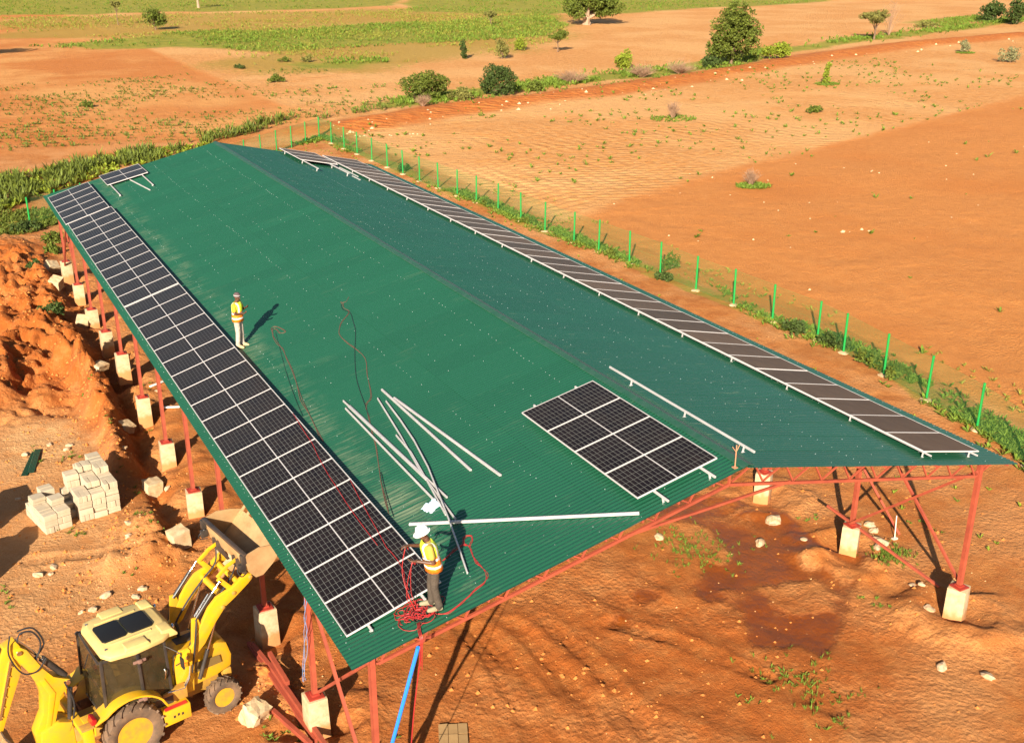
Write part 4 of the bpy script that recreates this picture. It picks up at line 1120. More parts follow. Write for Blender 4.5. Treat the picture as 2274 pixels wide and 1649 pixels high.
for i, (x, y) in enumerate(CUBES):
    s = [(0.62, .6, .6), (.55, .55, .62), (.55, .6, .6), (.55, .5, .6), (.55, .5, .62), (.5, .5, .36), (.62, .5, .25)][i]
    o = rough_box('concrete_cube', s, MAT_CUBE, i, 0.012)
    o.location = gp(x, y, s[2] * 0.46); o.rotation_euler = [(0.5, 0.3, 0.4), (0.25, -.3, .9), (.5, .1, -.3), (.08, .1, .25), (.1, -.08, .3), (.3, .2, .5), (.2, .1, .7)][i]
    tag(o, CUBE_L[i], 'concrete cube', 'loose concrete cubes')
o = rough_box('broken_block', (0.52, .5, .5), MAT_CUBE, 77, 0.03); o.location = gp(BROKEN[0], BROKEN[1], .2); o.rotation_euler = (.3, .1, .5)
tag(o, 'broken white concrete lump in front of the loader front wheel', 'concrete lump')
MAT_ROCK = M('pale_rubble', (0.60, 0.44, 0.28), 0.95, col2=(0.45, 0.26, 0.12), vscale=6, bump=0.01, bscale=15)
def rock(x, y, s, seed, label, sink=0.25):
    bm = NB(); bmesh.ops.create_icosphere(bm, subdivisions=2, radius=0.5)
    r = random.Random(seed)
    sc_ = Vector((s * r.uniform(.8, 1.4), s * r.uniform(.7, 1.1), s * r.uniform(.32, .6)))
    for v in bm.verts:
        d = v.co.normalized()
        k = 1 + 0.35 * (float(vnoise(np.array([d.x * 1.7 + seed * 3.1]), np.array([d.y * 1.7 + d.z * 2.3]), seed)[0]) - 0.5) * 2
        v.co = Vector((d.x * sc_.x, d.y * sc_.y, d.z * sc_.z)) * 0.5 * k
    o = fin(bm, 'rock', MAT_ROCK, smooth=False)
    o.location = gp(x, y, sc_.z * (0.5 - sink)); o.rotation_euler = (r.uniform(-.2, .2), r.uniform(-.2, .2), r.uniform(0, 6))
    return tag(o, label, 'rock', 'loose rubble')
RL_ = ['flat pale stone lying in the mud under the right slope', 'squarish stone at the edge of the wet mud', 'small stone below the second right footing', 'white stone alone on the pad near the lower right',
       'pair-like white stone at the lower right edge', 'rounded stone left of the nearest right footing', 'small pale stone by the leaning red pipe', 'second small pale stone by the leaning red pipe',
       'pale rubble beside the second right footing, upper', 'pale rubble beside the second right footing, lower', 'big rounded stone in the grass clump on the right', 'stone against the grass clump on the right',
       'stone beneath the gable truss', 'white rubble behind the second right footing', 'square stone in front of the soil ridge left of the loader arms', 'small square stone above the loader cab',
       'dark-sided stone on open earth left, upper of two', 'square stone on open earth left, lower of two', 'stone just above the loader cab roof', 'pale stone by the rubble above the cab', 'crumbled pale stone left of the cab',
       'orange lump beside the cab roof', 'pale lump next to the orange lump by the cab', 'white stone behind the tall block stack', 'white stone on pale ground at left', 'stone near the green sheets', 'square stone by weeds behind the tall stack',
       'stone in the trench near the cube', 'flat stone beside the blackened cube', 'white slab under the left eave', 'stone by the loader arm hose', 'small dark stone before the short stack']
for i, (x, y) in enumerate(ROCKS):
    rock(x, y, [0.6, .4, .25, .28, .3, .32, .22, .2, .35, .3, .4, .3, .3, .3][i] if i < 14 else rnd.uniform(.18, .34), 100 + i, RL_[i])
# crumbs of rubble, uncountable
V = []; Fc = []
def crumb(x, y, s):
    z = gz(x, y); b0 = len(V)
    for k in range(5):
        a = k * 1.2566 + rnd.uniform(-.3, .3)
        V.append((x + s * math.cos(a), y + s * math.sin(a) * .8, z - 0.01))
    V.append((x + rnd.uniform(-.2, .2) * s, y, z + s * rnd.uniform(.4, .9)))
    for k in range(5): Fc.append((b0 + k, b0 + (k + 1) % 5, b0 + 5))
for (cx, cy, r, n) in [(-3.0, 24.6, 1.2, 160), (-4.2, 15.0, .5, 70), (-2.6, 13.2, .9, 120), (19.4, 5.1, .7, 60), (-1.6, 14.8, 1.0, 80), (18.8, 1.6, .7, 60), (0.3, 6.3, .8, 120), (16.5, 3, 3, 20),
                       (-1.0, 20, 1.8, 160), (8, 3, 5, 60), (14, -1, 4, 30), (-3, 38, 3, 120), (25, 20, 3, 130), (24, 40, 3, 120)]:
    for _ in range(n):
        crumb(cx + rnd.gauss(0, r), cy + rnd.gauss(0, r), rnd.choice([.012, .02, .02, .03, .045]))
tag(link('rubble_crumbs', poly_mesh('rubble_crumbs', V, Fc, M('dusty_crumb', (0.56, 0.33, 0.15), .95, col2=(.45, .2, .06), vscale=2))), 'small pale crumbs of rubble scattered over the site', 'rubble', kind='stuff')
V = []; Fc = []
MAT_CLOD = M('earth_clod', (0.54, 0.19, 0.04), 0.95, col2=(0.40, 0.12, 0.02), vscale=5)
for (cx, cy, rx, ry, n) in [(-2.2, 40, 2.2, 7, 2200), (-0.9, 26, .9, 5, 700), (0.2, 6.6, .8, .9, 170), (-1.6, 15, 1.2, 1.2, 200), (7, 3, 2.5, 3, 380), (16.5, 2, 4, 3, 140), (-3, 13, 2.0, 3, 500), (-3, 22, 1.6, 3, 300), (20, 5, 3, 3, 160)]:
    for _ in range(n):
        crumb(cx + rnd.gauss(0, rx), cy + rnd.gauss(0, ry), rnd.choice([.015, .02, .02, .03, .04, .06, .09]))
tag(link('earth_clods', poly_mesh('earth_clods', V, Fc, MAT_CLOD)), 'crumbling clods of red earth thrown over the site', 'earth', kind='stuff')
# broken earth lumps before the front wheel
for i in range(7):
    x, y = (-0.5 + rnd.uniform(-.3, .7), 6.9 + rnd.uniform(-.5, .8))
    o = rock(x, y, rnd.uniform(.18, .34), 300 + i, '%s clump of red earth ahead of the loader front wheel' % ['biggest', 'smallest', 'leftmost', 'rightmost', 'nearest', 'farthest', 'middle'][i]); o.data.materials[0] = MAT_CLOD; o.name = 'earth_clump'
    o['category'] = 'earth clump'; o['group'] = 'earth clumps before the loader'

# ------------------------------------------------------------------ steel and site litter
BEAM_L = ['longest red steel beam lying under the left eave, outer', 'red steel beam lying under the left eave, inner', 'short red beam lying nearest the broken lump', 'short stub of red beam on top of the pile', 'red steel beam crossing the pile under the eave']
for i, (a, b2) in enumerate(BEAMS):
    z = [0.10, 0.10, 0.10, 0.30, 0.22][i]
    bm = NB(); bar(bm, (a[0], a[1], gz(*a) + z), (b2[0], b2[1], gz(*b2) + z), 0.10, 0.13)
    tag(fin(bm, 'steel_beam', MAT_RED, smooth=False), BEAM_L[i], 'steel beam', 'red beams under the left eave')
bm = NB(); bar(bm, (17.72, 5.6, 1.25), (18.55, 1.72, gz(18.55, 1.72) + 0.03), 0.07, 0.07)
tag(fin(bm, 'steel_pipe', MAT_RED, smooth=False), 'red steel pipe leaning from the second right footing to the ground', 'steel pipe')
# ladder leaning under the right slope
lad = empty('ladder', (0, 0, 0), 0, 'red ladder leaning up behind the right gable truss', 'ladder')
la, lb = gp(20.25, 4.9), Vector((17.55, 6.3, 5.0))
wv = Vector((0.25, 0.45, 0)).normalized() * 0.2
for s_ in (-1, 1):
    bm = NB(); bar(bm, la + wv * s_, lb + wv * s_ * 0.8, 0.05, 0.07); fin(bm, 'stile', MAT_RED, lad, smooth=False)
for k in range(1, 13):
    t = k / 13
    bm = NB(); bar(bm, la.lerp(lb, t) - wv, la.lerp(lb, t) + wv, 0.035, 0.035); fin(bm, 'rung', MAT_RED, lad, smooth=False)
# white tool stood by the footing
bm = NB(); bar(bm, (0, 0, 0), (0.12, 0.15, 0.75), 0.03, 0.03); box(bm, (0, 0, .02), (.2, .1, .05))
tag(fin(bm, 'white_stake', M('white_paint', (.6, .5, .4), .7), loc=gp(19.75, 4.55)), 'short white stake standing at the foot of the ladder', 'stake')
# flattened cardboard, in folded panels
card = empty('cardboard_sheet', gp(3.36, 2.9), 0, 'flattened brown cardboard box lying on the red earth near the gable post', 'cardboard')
MAT_CARD = M('brown_cardboard', (0.40, 0.24, 0.10), 0.85, col2=(0.33, 0.19, 0.075), vscale=3)
c0, c1, c3 = Vector((3.22, 3.38, 0)), Vector((3.87, 3.10, 0)), Vector((2.91, 2.68, 0))
ax, ay = (c1 - c0) / 3, (c3 - c0) / 2
for i in range(3):
    for j in range(2):
        p = c0 + ax * (i + .5) + ay * (j + .5); p.z = gz(p.x, p.y) + 0.05 + rnd.uniform(0, .012)
        bm = NB(); box(bm, (0, 0, 0), (ax.length - .012, ay.length - .012, 0.008))
        fin(bm, 'cardboard_panel', MAT_CARD, card, loc=p - Vector(card.location), rot=(rnd.uniform(-.05, .05), rnd.uniform(-.05, .05), math.atan2(ax.y, ax.x)), smooth=False)
# offcuts of green roof sheet
for i in range(2):
    bm = NB()
    for k in range(5):
        plate(bm, [(-.16 + k * .046, 0), (-.137 + k * .046, .018), (-.114 + k * .046, 0)], .002, -1.0, 1.0, 'y')
    a, b2 = Vector(GREEN_SHEETS[0] + (0,)), Vector(GREEN_SHEETS[1] + (0,))
    p = (a + b2) / 2 + Vector((0.18 * (i - .5), 0.1 * i, 0))
    tag(fin(bm, 'roof_sheet_offcut', MAT_ROOF, loc=gp(p.x, p.y, 0.05 + .02 * i), rot=(0, 0, math.atan2((b2 - a).y, (b2 - a).x) - math.pi / 2 + .06 * i), smooth=False),
        '%s strip of green corrugated sheet lying on the pale ground' % ('left', 'right')[i], 'roof sheet', 'green sheet offcuts')
# white offcuts under the eave
for i, (x, y) in enumerate(((1.75, 28.3), (1.7, 25.6))):
    bm = NB(); box(bm, (0, 0, 0), (.75, .12, .04)); tag(fin(bm, 'timber_offcut', M('whitewashed_board%d' % i, (.8, .76, .7), .7), loc=gp(x, y, .06), rot=(0, 0, .5 - .9 * i), bevel=.004), ['white board under the left eave, farther one', 'white board under the left eave, nearer one'][i], 'board', 'white boards under the eave')

# ------------------------------------------------------------------ fence
MAT_GPOST = M('bright_green_post', (0.006, 0.26, 0.045), 0.5)
MAT_WIRE = M('green_wire', (0.06, 0.20, 0.05), 0.55)
MAT_FOOT = M('fence_footing', (0.60, 0.44, 0.27), 0.95, col2=(.48, .27, .11), vscale=4)
def wire_panel(length, height):
    Qd = []
    w = 0.0026; st = 0.075
    k = -height
    while k < length:
        for sgn in (1, -1):
            a = [k, 0.0]; b2 = [k + height, height]
            if a[0] < 0: a[1] -= a[0]; a[0] = 0
            if b2[0] > length: b2[1] -= b2[0] - length; b2[0] = length
            if a[0] < b2[0]:
                za, zb = (a[1], b2[1]) if sgn > 0 else (height - a[1], height - b2[1])
                Qd.append([(a[0] - w, 0, za), (a[0] + w, 0, za), (b2[0] + w, 0, zb), (b2[0] - w, 0, zb)])
                Qd.append([(a[0], -w, za), (a[0], w, za), (b2[0], w, zb), (b2[0], -w, zb)])
        k += st
    for zz in (0.02, height / 2, height):
        Qd.append([(0, 0.003, zz - .004), (length, 0.003, zz - .004), (length, 0.003, zz + .004), (0, 0.003, zz + .004)])
    return Qd
def post_mesh(h):
    bm = NB(); lathe(bm, [(0.054, -0.3), (0.054, h - 0.02), (0.060, h - 0.02), (0.060, h), (0.025, h + 0.018), (0.0001, h + 0.02)], axis='z', n=10)
    bmesh.ops.recalc_face_normals(bm, faces=bm.faces)
    me = bpy.data.meshes.new('fence_post'); bm.to_mesh(me); bm.free(); me.materials.append(MAT_GPOST); return me
POSTM = post_mesh(1.92)
bm = NB(); bmesh.ops.create_icosphere(bm, subdivisions=2, radius=0.25)
for v in bm.verts: v.co.z *= 0.25; v.co += Vector((rnd.uniform(-.04, .04), rnd.uniform(-.04, .04), rnd.uniform(-.02, .02)))
FOOTM = bpy.data.meshes.new('post_footing'); bm.to_mesh(FOOTM); bm.free(); FOOTM.materials.append(MAT_FOOT)
def fence(pts, label, foot=True):
    f = empty('wire_fence', (pts[0][0], pts[0][1], 0), 0, label, 'fence')
    o0 = Vector((pts[0][0], pts[0][1], 0))
    tops = []
    for i, (x, y) in enumerate(pts):
        z = gz(x, y)
        o = link('fence_post', POSTM, f, Vector((x, y, z)) - o0, (rnd.uniform(-.02, .02), rnd.uniform(-.02, .02), 0))
        if foot: link('post_footing', FOOTM, f, Vector((x - .05, y - .05, z + .01)) - o0, (0, 0, rnd.uniform(0, 6)))
        tops.append(Vector((x, y, z)))
    cache = {}
    for a, b2 in zip(tops, tops[1:]):
        d = b2 - a; L_ = round(math.hypot(d.x, d.y), 1)
        if L_ not in cache: cache[L_] = quads_mesh('wire_mesh', wire_panel(L_, 1.80), MAT_WIRE)
        o = link('wire_mesh', cache[L_], f)
        ex_ = Vector((d.x, d.y, d.z)) / L_; ey_ = Vector((-d.y, d.x, 0)).normalized()
        mt = Matrix((ex_, ey_, Vector((0, 0, 1)))).transposed().to_4x4(); mt.translation = a + Vector((0, 0, 0.05)) - o0
        o.matrix_local = mt
    return f
FXR = FENCE_POSTS[::-1]
fence(FXR, 'bright green post and wire fence running along the right side of the site')
fd = Vector((0.6, 59.9, 0)) - Vector((28.3, 83.7, 0)); fl = fd.length; fd.normalize()
fence([(28.3 + fd.x * s_, 83.7 + fd.y * s_ ) for s_ in [0.25 + 2.45 * k for k in range(16)]], 'green post and wire fence crossing behind the far gable', foot=False)
# ------------------------------------------------------------------ vegetation
LEAF = {
 'dark': M('leaf_dark', (0.045, 0.068, 0.013), 0.7, island=0.35, spec=.2),
 'mid': M('leaf_mid', (0.090, 0.112, 0.014), 0.7, island=0.35, spec=.2),
 'light': M('leaf_light', (0.18, 0.215, 0.018), 0.7, island=0.3, spec=.2),
 'olive': M('leaf_olive', (0.16, 0.15, 0.035), 0.75, island=0.3, spec=.2),
 'grey': M('leaf_grey', (0.20, 0.19, 0.085), 0.8, island=0.3, spec=.2),
 'dry': M('twig_dry', (0.30, 0.18, 0.11), 0.85, island=0.25, spec=.1),
 'grass': M('grass_blade', (0.115, 0.165, 0.018), 0.7, island=0.35, spec=.2),
 'grass2': M('grass_yellow', (0.20, 0.20, 0.03), 0.75, island=0.3, spec=.2),
 'maize': M('maize_leaf', (0.105, 0.130, 0.018), 0.65, island=0.35, spec=.25),
}
BARK = {'pale': M('bark_pale', (0.34, 0.23, 0.15), 0.9, col2=(.3, .2, .12), vscale=2), 'brown': M('bark_brown', (0.20, 0.12, 0.07), 0.9, col2=(.12, .07, .04), vscale=3)}
def leaf_quads(P, size, rng, flat=0.0):
    n = len(P)
    a = rng.normal(size=(n, 3)); a[:, 2] *= (1 - flat); a /= np.linalg.norm(a, axis=1, keepdims=True) + 1e-9
    b = rng.normal(size=(n, 3)); b[:, 2] *= (1 - flat); b -= a * np.sum(a * b, 1, keepdims=True); b /= np.linalg.norm(b, axis=1, keepdims=True) + 1e-9
    s = size * rng.uniform(0.5, 1.3, size=(n, 1)); t = s * rng.uniform(0.4, 0.8, size=(n, 1))
    return np.stack([P - a * s, P + b * t, P + a * s, P - b * t], 1)
def crown_points(lobes, n, rng, shell=0.45):
    vol = np.array([l[3] * l[4] * l[5] for l in lobes]) ** 0.75
    cnt = (vol / vol.sum() * n).astype(int)
    out = []
    for l, c in zip(lobes, cnt):
        d = rng.normal(size=(c, 3)); d /= np.linalg.norm(d, axis=1, keepdims=True)
        r = rng.uniform(0, 1, size=(c, 1)) ** shell
        p = d * r * np.array(l[3:6]) + np.array(l[0:3])
        out.append(p)
    P = np.concatenate(out)
    # clumping: pull towards random sub-centres so gaps open up
    k = max(8, len(lobes) * 9)
    C = P[rng.integers(0, len(P), k)]
    idx = np.argmin(((P[:, None, :] - C[None]) ** 2).sum(-1), 1) if len(P) * k < 4e6 else rng.integers(0, k, len(P))
    P = P * 0.72 + C[idx] * 0.28
    return P
def plant(name, pos, label, cat, height, width, leaf, bark='brown', form='round', n=900, size=0.16, seed=0, trunk_h=None, group=None, trunk_r=None, depth=None):
    rng = np.random.default_rng(seed + 500)
    x, y = pos[0], pos[1]
    z = gz(x, y)
    root = empty(name, (x, y, z), 0, label, cat, group)
    H, W = height, width / 2
    D = (depth or width) / 2
    lobes = []
    if form == 'umbrella':
        th = trunk_h or 0.45 * H
        for k in range(9):
            a = rng.uniform(0, 6.28); r = rng.uniform(0.1, 0.72)
            lobes.append((W * r * math.cos(a), D * r * math.sin(a), th + (H - th) * rng.uniform(.35, .72), W * rng.uniform(.3, .48), D * rng.uniform(.3, .48), (H - th) * rng.uniform(.2, .34)))
    elif form == 'round':
        th = trunk_h if trunk_h is not None else 0.12 * H
        for k in range(18):
            a = rng.uniform(0, 6.28); r = rng.uniform(0.42, 0.68) if k % 4 else 0.1; v = .14 + .66 * (((k * 0.618) % 1.0)) + rng.uniform(-.05, .05)
            q = math.sqrt(max(0.15, 1 - (2 * v - .9) ** 2 * .75))
            lobes.append((W * r * q * math.cos(a), D * r * q * math.sin(a), th + (H - th) * v, W * rng.uniform(.32, .5), D * rng.uniform(.32, .5), (H - th) * rng.uniform(.18, .3)))
    elif form == 'low':
        th = 0
        for k in range(9):
            a = rng.uniform(0, 6.28); r = rng.uniform(0.0, 0.75)
            hh = H * rng.uniform(.4, .6) * (1 - .4 * r)
            lobes.append((W * r * math.cos(a), D * r * math.sin(a), hh, W * rng.uniform(.25, .42), D * rng.uniform(.25, .42), hh * .95))
    elif form == 'tall':
        th = 0.05 * H
        for k in range(8):
            v = k / 8
            lobes.append((W * rng.uniform(-.35, .35), D * rng.uniform(-.35, .35), H * (0.12 + .8 * v), W * rng.uniform(.45, .65) * (1 - .35 * v), D * rng.uniform(.45, .65) * (1 - .35 * v), H * .14))
    if form == 'bare':
        bm = NB()
        for k in range(int(n)):
            a = rng.uniform(0, 6.28); sp = rng.uniform(.15, 1.0)
            tip = Vector((W * sp * math.cos(a), D * sp * math.sin(a), H * rng.uniform(.6, 1.0) * (1 - .25 * sp)))
            mid = Vector((tip.x * .35, tip.y * .35, tip.z * .45)) + Vector(rng.normal(0, .05 * W, 3))
            r0 = size * rng.uniform(.6, 1.2)
            tube(bm, [(0, 0, -.05), mid, tip], [r0, r0 * .6, r0 * .2], 4, caps=False)
            for q in range(4):
                b0 = mid.lerp(tip, rng.uniform(.2, .9)); d_ = Vector(rng.normal(0, 1, 3)) * W * .22; d_.z = abs(d_.z)
                tube(bm, [b0, b0 + d_], [r0 * .4, r0 * .15], 3, caps=False)
        fin(bm, 'twigs', LEAF['dry'], root, smooth=False)
        return root
    # trunk and limbs
    tr = trunk_r or max(0.03, 0.028 * H)
    bm = NB()
    tube(bm, [(0, 0, -0.15), (rng.uniform(-.05, .05) * W, 0, th * 0.5), (rng.uniform(-.1, .1) * W, rng.uniform(-.1, .1) * W, max(th, 0.25 * H))], [tr * 1.35, tr, tr * .8], 8)
    for l in lobes[:7]:
        b0 = Vector((0, 0, max(th * .8, .15 * H))); e_ = Vector(l[0:3])
        mid = b0.lerp(e_, .5) + Vector((0, 0, -.06 * H))
        tube(bm, [b0, mid, e_], [tr * .6, tr * .4, tr * .12], 5)
    fin(bm, 'trunk', BARK[bark], root)
    P = crown_points(lobes, n, rng)
    P = P[P[:, 2] > 0.02]
    link('crown', quads_mesh('crown', leaf_quads(P, size, rng), LEAF[leaf]), root)
    return root
def vp(k): return VEG[k]
plant('acacia_tree', vp('T1'), 'large spreading tree with thick pale trunk at the top edge', 'tree', 8.5, 17, 'mid', 'pale', 'umbrella', 15000, .21, 1, trunk_h=0.2, trunk_r=0.8)
plant('bushy_tree', vp('T2'), 'tall dense bushy tree growing down to the ground beside the farm track', 'tree', 9.0, 8.8, 'mid', 'brown', 'round', 17000, .16, 2, trunk_h=.3)
plant('acacia_tree', vp('T3'), 'flat-topped acacia standing beside the track at upper right', 'tree', 5.4, 7.2, 'olive', 'brown', 'umbrella', 5500, .13, 3, trunk_h=2.2)
plant('bare_tree', vp('T3b'), 'leafless pinkish tree rising behind the flat-topped acacia', 'tree', 7.5, 6.0, 'dry', 'brown', 'bare', 34, .05, 4)
plant('round_tree', vp('T4'), 'compact dark round tree alone in the far left field', 'tree', 4.3, 5.6, 'mid', 'brown', 'round', 2200, .20, 5, trunk_h=.7)
plant('thin_tree', vp('T5'), 'thin lone tree with tiny crown in the far left field', 'tree', 5.0, 2.8, 'olive', 'brown', 'umbrella', 700, .17, 6, trunk_h=3.2, trunk_r=.09)
plant('far_tree', vp('T6'), 'tree with pale trunk cut by the top edge at left', 'tree', 6.5, 5.0, 'olive', 'pale', 'umbrella', 1200, .25, 7, trunk_h=2.6, trunk_r=.3)
plant('acacia_tree', vp('T7'), 'small flat-topped acacia on bare orange ground', 'tree', 3.6, 4.2, 'mid', 'brown', 'umbrella', 1500, .15, 8, trunk_h=1.7)
plant('small_tree', vp('T8'), 'small round-headed tree at the edge of the green band', 'tree', 3.4, 3.6, 'olive', 'brown', 'umbrella', 1000, .16, 9, trunk_h=1.2)
plant('upright_shrub', vp('B9'), 'narrow upright dark shrub, left of three in the middle field', 'shrub', 3.1, 1.9, 'dark', 'brown', 'tall', 1100, .14, 10)
plant('upright_shrub', vp('B10'), 'grey-green upright shrub, middle of three in the middle field', 'shrub', 3.2, 2.6, 'olive', 'brown', 'round', 1200, .14, 11)
plant('leafy_shrub', vp('B11'), 'bright green broad shrub, right of three in the middle field', 'shrub', 2.6, 3.4, 'light', 'brown', 'low', 1400, .14, 12)
plant('round_bush', vp('B12'), 'big rounded light green bush left end of the track hedge', 'bush', 3.4, 6.0, 'mid', 'brown', 'round', 8000, .11, 13)
plant('low_bush', vp('B13'), 'low olive bush between two big bushes on the track hedge', 'bush', 1.7, 3.6, 'olive', 'brown', 'low', 1500, .13, 14)
plant('round_bush', vp('B14'), 'big rounded dark green bush second on the track hedge', 'bush', 3.7, 5.4, 'dark', 'brown', 'round', 7500, .11, 15)
plant('low_bush', vp('B15'), 'low green bush right of the dark round bush', 'bush', 1.4, 3.8, 'mid', 'brown', 'low', 1400, .13, 16)
plant('leafy_shrub', vp('B16'), 'bright yellow-green shrub behind the dry hedge', 'shrub', 2.9, 4.4, 'light', 'brown', 'low', 2000, .15, 17)
plant('low_bush', vp('B17'), 'dark low bush at the left foot of the tall bushy tree', 'bush', 2.0, 3.8, 'dark', 'brown', 'low', 1500, .15, 18)
plant('low_bush', vp('B18'), 'light green mound of bush right of the tall bushy tree', 'bush', 2.6, 6.4, 'light', 'brown', 'low', 2600, .16, 19)
plant('upright_shrub', vp('B19'), 'pointed yellow-green shrub alone in the pale field', 'shrub', 3.0, 1.7, 'light', 'brown', 'tall', 900, .13, 20)
plant('low_bush', vp('B20'), 'flat green clump in the pale field', 'bush', .9, 2.8, 'mid', 'brown', 'low', 900, .11, 21)
plant('dry_bush', vp('D21'), 'dry leafless bush standing in a green patch in the pale field', 'bush', 2.0, 2.0, 'dry', 'brown', 'bare', 90, .030, 22)
plant('dry_bush', vp('D22'), 'dry leafless bush on the edge of the orange field', 'bush', 1.5, 1.7, 'dry', 'brown', 'bare', 90, .022, 23)
plant('grey_shrub', vp('B23'), 'small grey-green shrub near the right end of the track', 'shrub', 2.2, 2.2, 'grey', 'brown', 'round', 900, .13, 24)
plant('grey_shrub', vp('B24'), 'grey-green thorny shrub at the right edge', 'shrub', 2.7, 4.2, 'grey', 'brown', 'low', 1500, .13, 25)
plant('bushy_tree', vp('B25'), 'dark bushy tree in the top right corner, left one', 'tree', 4.6, 6.4, 'dark', 'brown', 'round', 2600, .24, 26, trunk_h=.3)
plant('bushy_tree', vp('B26'), 'dark bushy tree in the top right corner, right one', 'tree', 5.4, 6.0, 'dark', 'brown', 'round', 2400, .24, 27, trunk_h=.3)
plant('low_bush', vp('B27'), 'small dark green clump in the left orange field', 'bush', 1.1, 2.8, 'mid', 'brown', 'low', 800, .12, 28)
plant('low_bush', vp('B28'), 'small olive clump at the green wedge, right one', 'bush', 1.2, 2.6, 'olive', 'brown', 'low', 600, .12, 29)
plant('low_bush', vp('B29'), 'small green clump at the green wedge, left one', 'bush', 0.9, 2.6, 'mid', 'brown', 'low', 600, .12, 30)
plant('low_bush', vp('B30'), 'little dark clump alone left of the green wedge', 'bush', .8, 1.8, 'dark', 'brown', 'low', 500, .11, 31)
plant('low_bush', vp('B31'), 'little dark clump low in the far left field', 'bush', .8, 1.8, 'mid', 'brown', 'low', 500, .11, 32)
plant('leafy_shrub', vp('B32'), 'leafy green shrub growing through the wire fence', 'shrub', 1.15, 1.5, 'mid', 'brown', 'low', 700, .07, 33)
plant('dry_bush', vp('B33'), 'dry grey brush at the foot of the first round bush', 'bush', 1.3, 2.4, 'dry', 'brown', 'bare', 80, .034, 34)
plant('dry_bush', vp('B34'), 'long heap of dry brush left of the hedge middle', 'bush', 1.5, 5.0, 'dry', 'brown', 'bare', 120, .034, 35)
plant('dry_bush', vp('B35'), 'heap of dry brush in the middle of the hedge', 'bush', 1.5, 5.0, 'dry', 'brown', 'bare', 120, .034, 36)
plant('dry_bush', vp('B36'), 'heap of dry brush nearest the tall bushy tree', 'bush', 1.4, 5.0, 'dry', 'brown', 'bare', 120, .034, 37)
plant('leafy_shrub', (vp('B37')[0], vp('B37')[1] + .3), 'dark leafy shrub in the excavation under the left eave', 'shrub', .8, 1.9, 'dark', 'brown', 'low', 900, .07, 38)
plant('low_bush', vp('B38'), 'low dry olive bush on the hedge before the top right corner', 'bush', 1.5, 6.0, 'olive', 'brown', 'low', 1200, .17, 39)
for i, (x, y, h, w) in enumerate([(1.0, 54.2, .8, 2.0), (-.2, 58.4, .7, 2.2), (.6, 51.6, .6, 1.4), (-.9, 46.6, .5, .9)]):
    plant('leafy_shrub', (x, y), ['bushy weeds at the far left corner of the shed, nearer the fence', 'dark weeds along the far left fence', 'weeds on the spoil beside the far left post', 'small weed clump on the far left spoil'][i], 'shrub', h, w, ['mid', 'dark', 'mid', 'dark'][i], 'brown', 'low', 700, .09, 60 + i)
# shrubs growing through the right-hand fence
for i, (x, y, h, w) in enumerate([(30.3, 20.8, .9, 2.0), (30.8, 18.6, .9, 1.9), (30.5, 16.0, .95, 2.2), (30.2, 14.4, .8, 1.8), (29.9, 36.5, .6, 1.2), (29.8, 31.0, .6, 1.2), (29.6, 46, .6, 1.5), (29.5, 52, .6, 1.6), (29.0, 66, .7, 1.6)]):
    plant('fence_shrub', (x, y), 'green shrub sprawling through the wire fence, %s from the near end' % ordn([3, 2, 1, 0, 5, 4, 6, 7, 8][i]), 'shrub', h, w, ['dark', 'dark', 'mid', 'mid', 'mid', 'dark', 'mid', 'mid', 'dark'][i], 'brown', 'low', 800, .075, 80 + i, group='shrubs along the right fence')

plant('shade_tree', (2.0, 177.0), 'tree just outside the left edge throwing shade into the far field', 'tree', 8.0, 9.5, 'mid', 'brown', 'umbrella', 2500, .3, 71, trunk_h=2.0)
# --- ground cover (nobody could count it)
def blades(name, X, Y, h, w, k, leaf, rng, label, cat, lean=0.5):
    n = len(X)
    Z = terrain(X, Y)
    P = np.repeat(np.stack([X, Y, Z], -1), k, 0)
    m = len(P)
    hh = np.repeat(h, k) * rng.uniform(.55, 1.2, m) if np.ndim(h) else h * rng.uniform(.55, 1.2, m)
    a = rng.uniform(0, 2 * math.pi, m)
    d = np.stack([np.cos(a), np.sin(a), np.zeros(m)], -1)
    s = np.stack([-np.sin(a), np.cos(a), np.zeros(m)], -1)
    base = P + d * (rng.uniform(0, .25, m) * hh)[:, None] * 0.6
    tip = base + d * (hh * rng.uniform(.1, 1.0, m) * lean)[:, None] + np.array([0, 0, 1.0]) * (hh * rng.uniform(.5, 1.0, m))[:, None]
    mid = base * .5 + tip * .5 + np.array([0, 0, 1.0]) * (hh * .14)[:, None]
    ww = (w * hh)[:, None]
    Qd = np.stack([base, mid - s * ww, tip, mid + s * ww], 1)
    o = link(name, quads_mesh(name, Qd, LEAF[leaf]))
    return tag(o, label, cat, kind='stuff')
def scatter_poly(poly, n, rng):
    a = np.array(poly); lo, hi = a.min(0), a.max(0)
    X = rng.uniform(lo[0], hi[0], n * 4); Y = rng.uniform(lo[1], hi[1], n * 4)
    k = in_poly(X, Y, poly)
    return X[k][:n], Y[k][:n]
rg = np.random.default_rng(5)
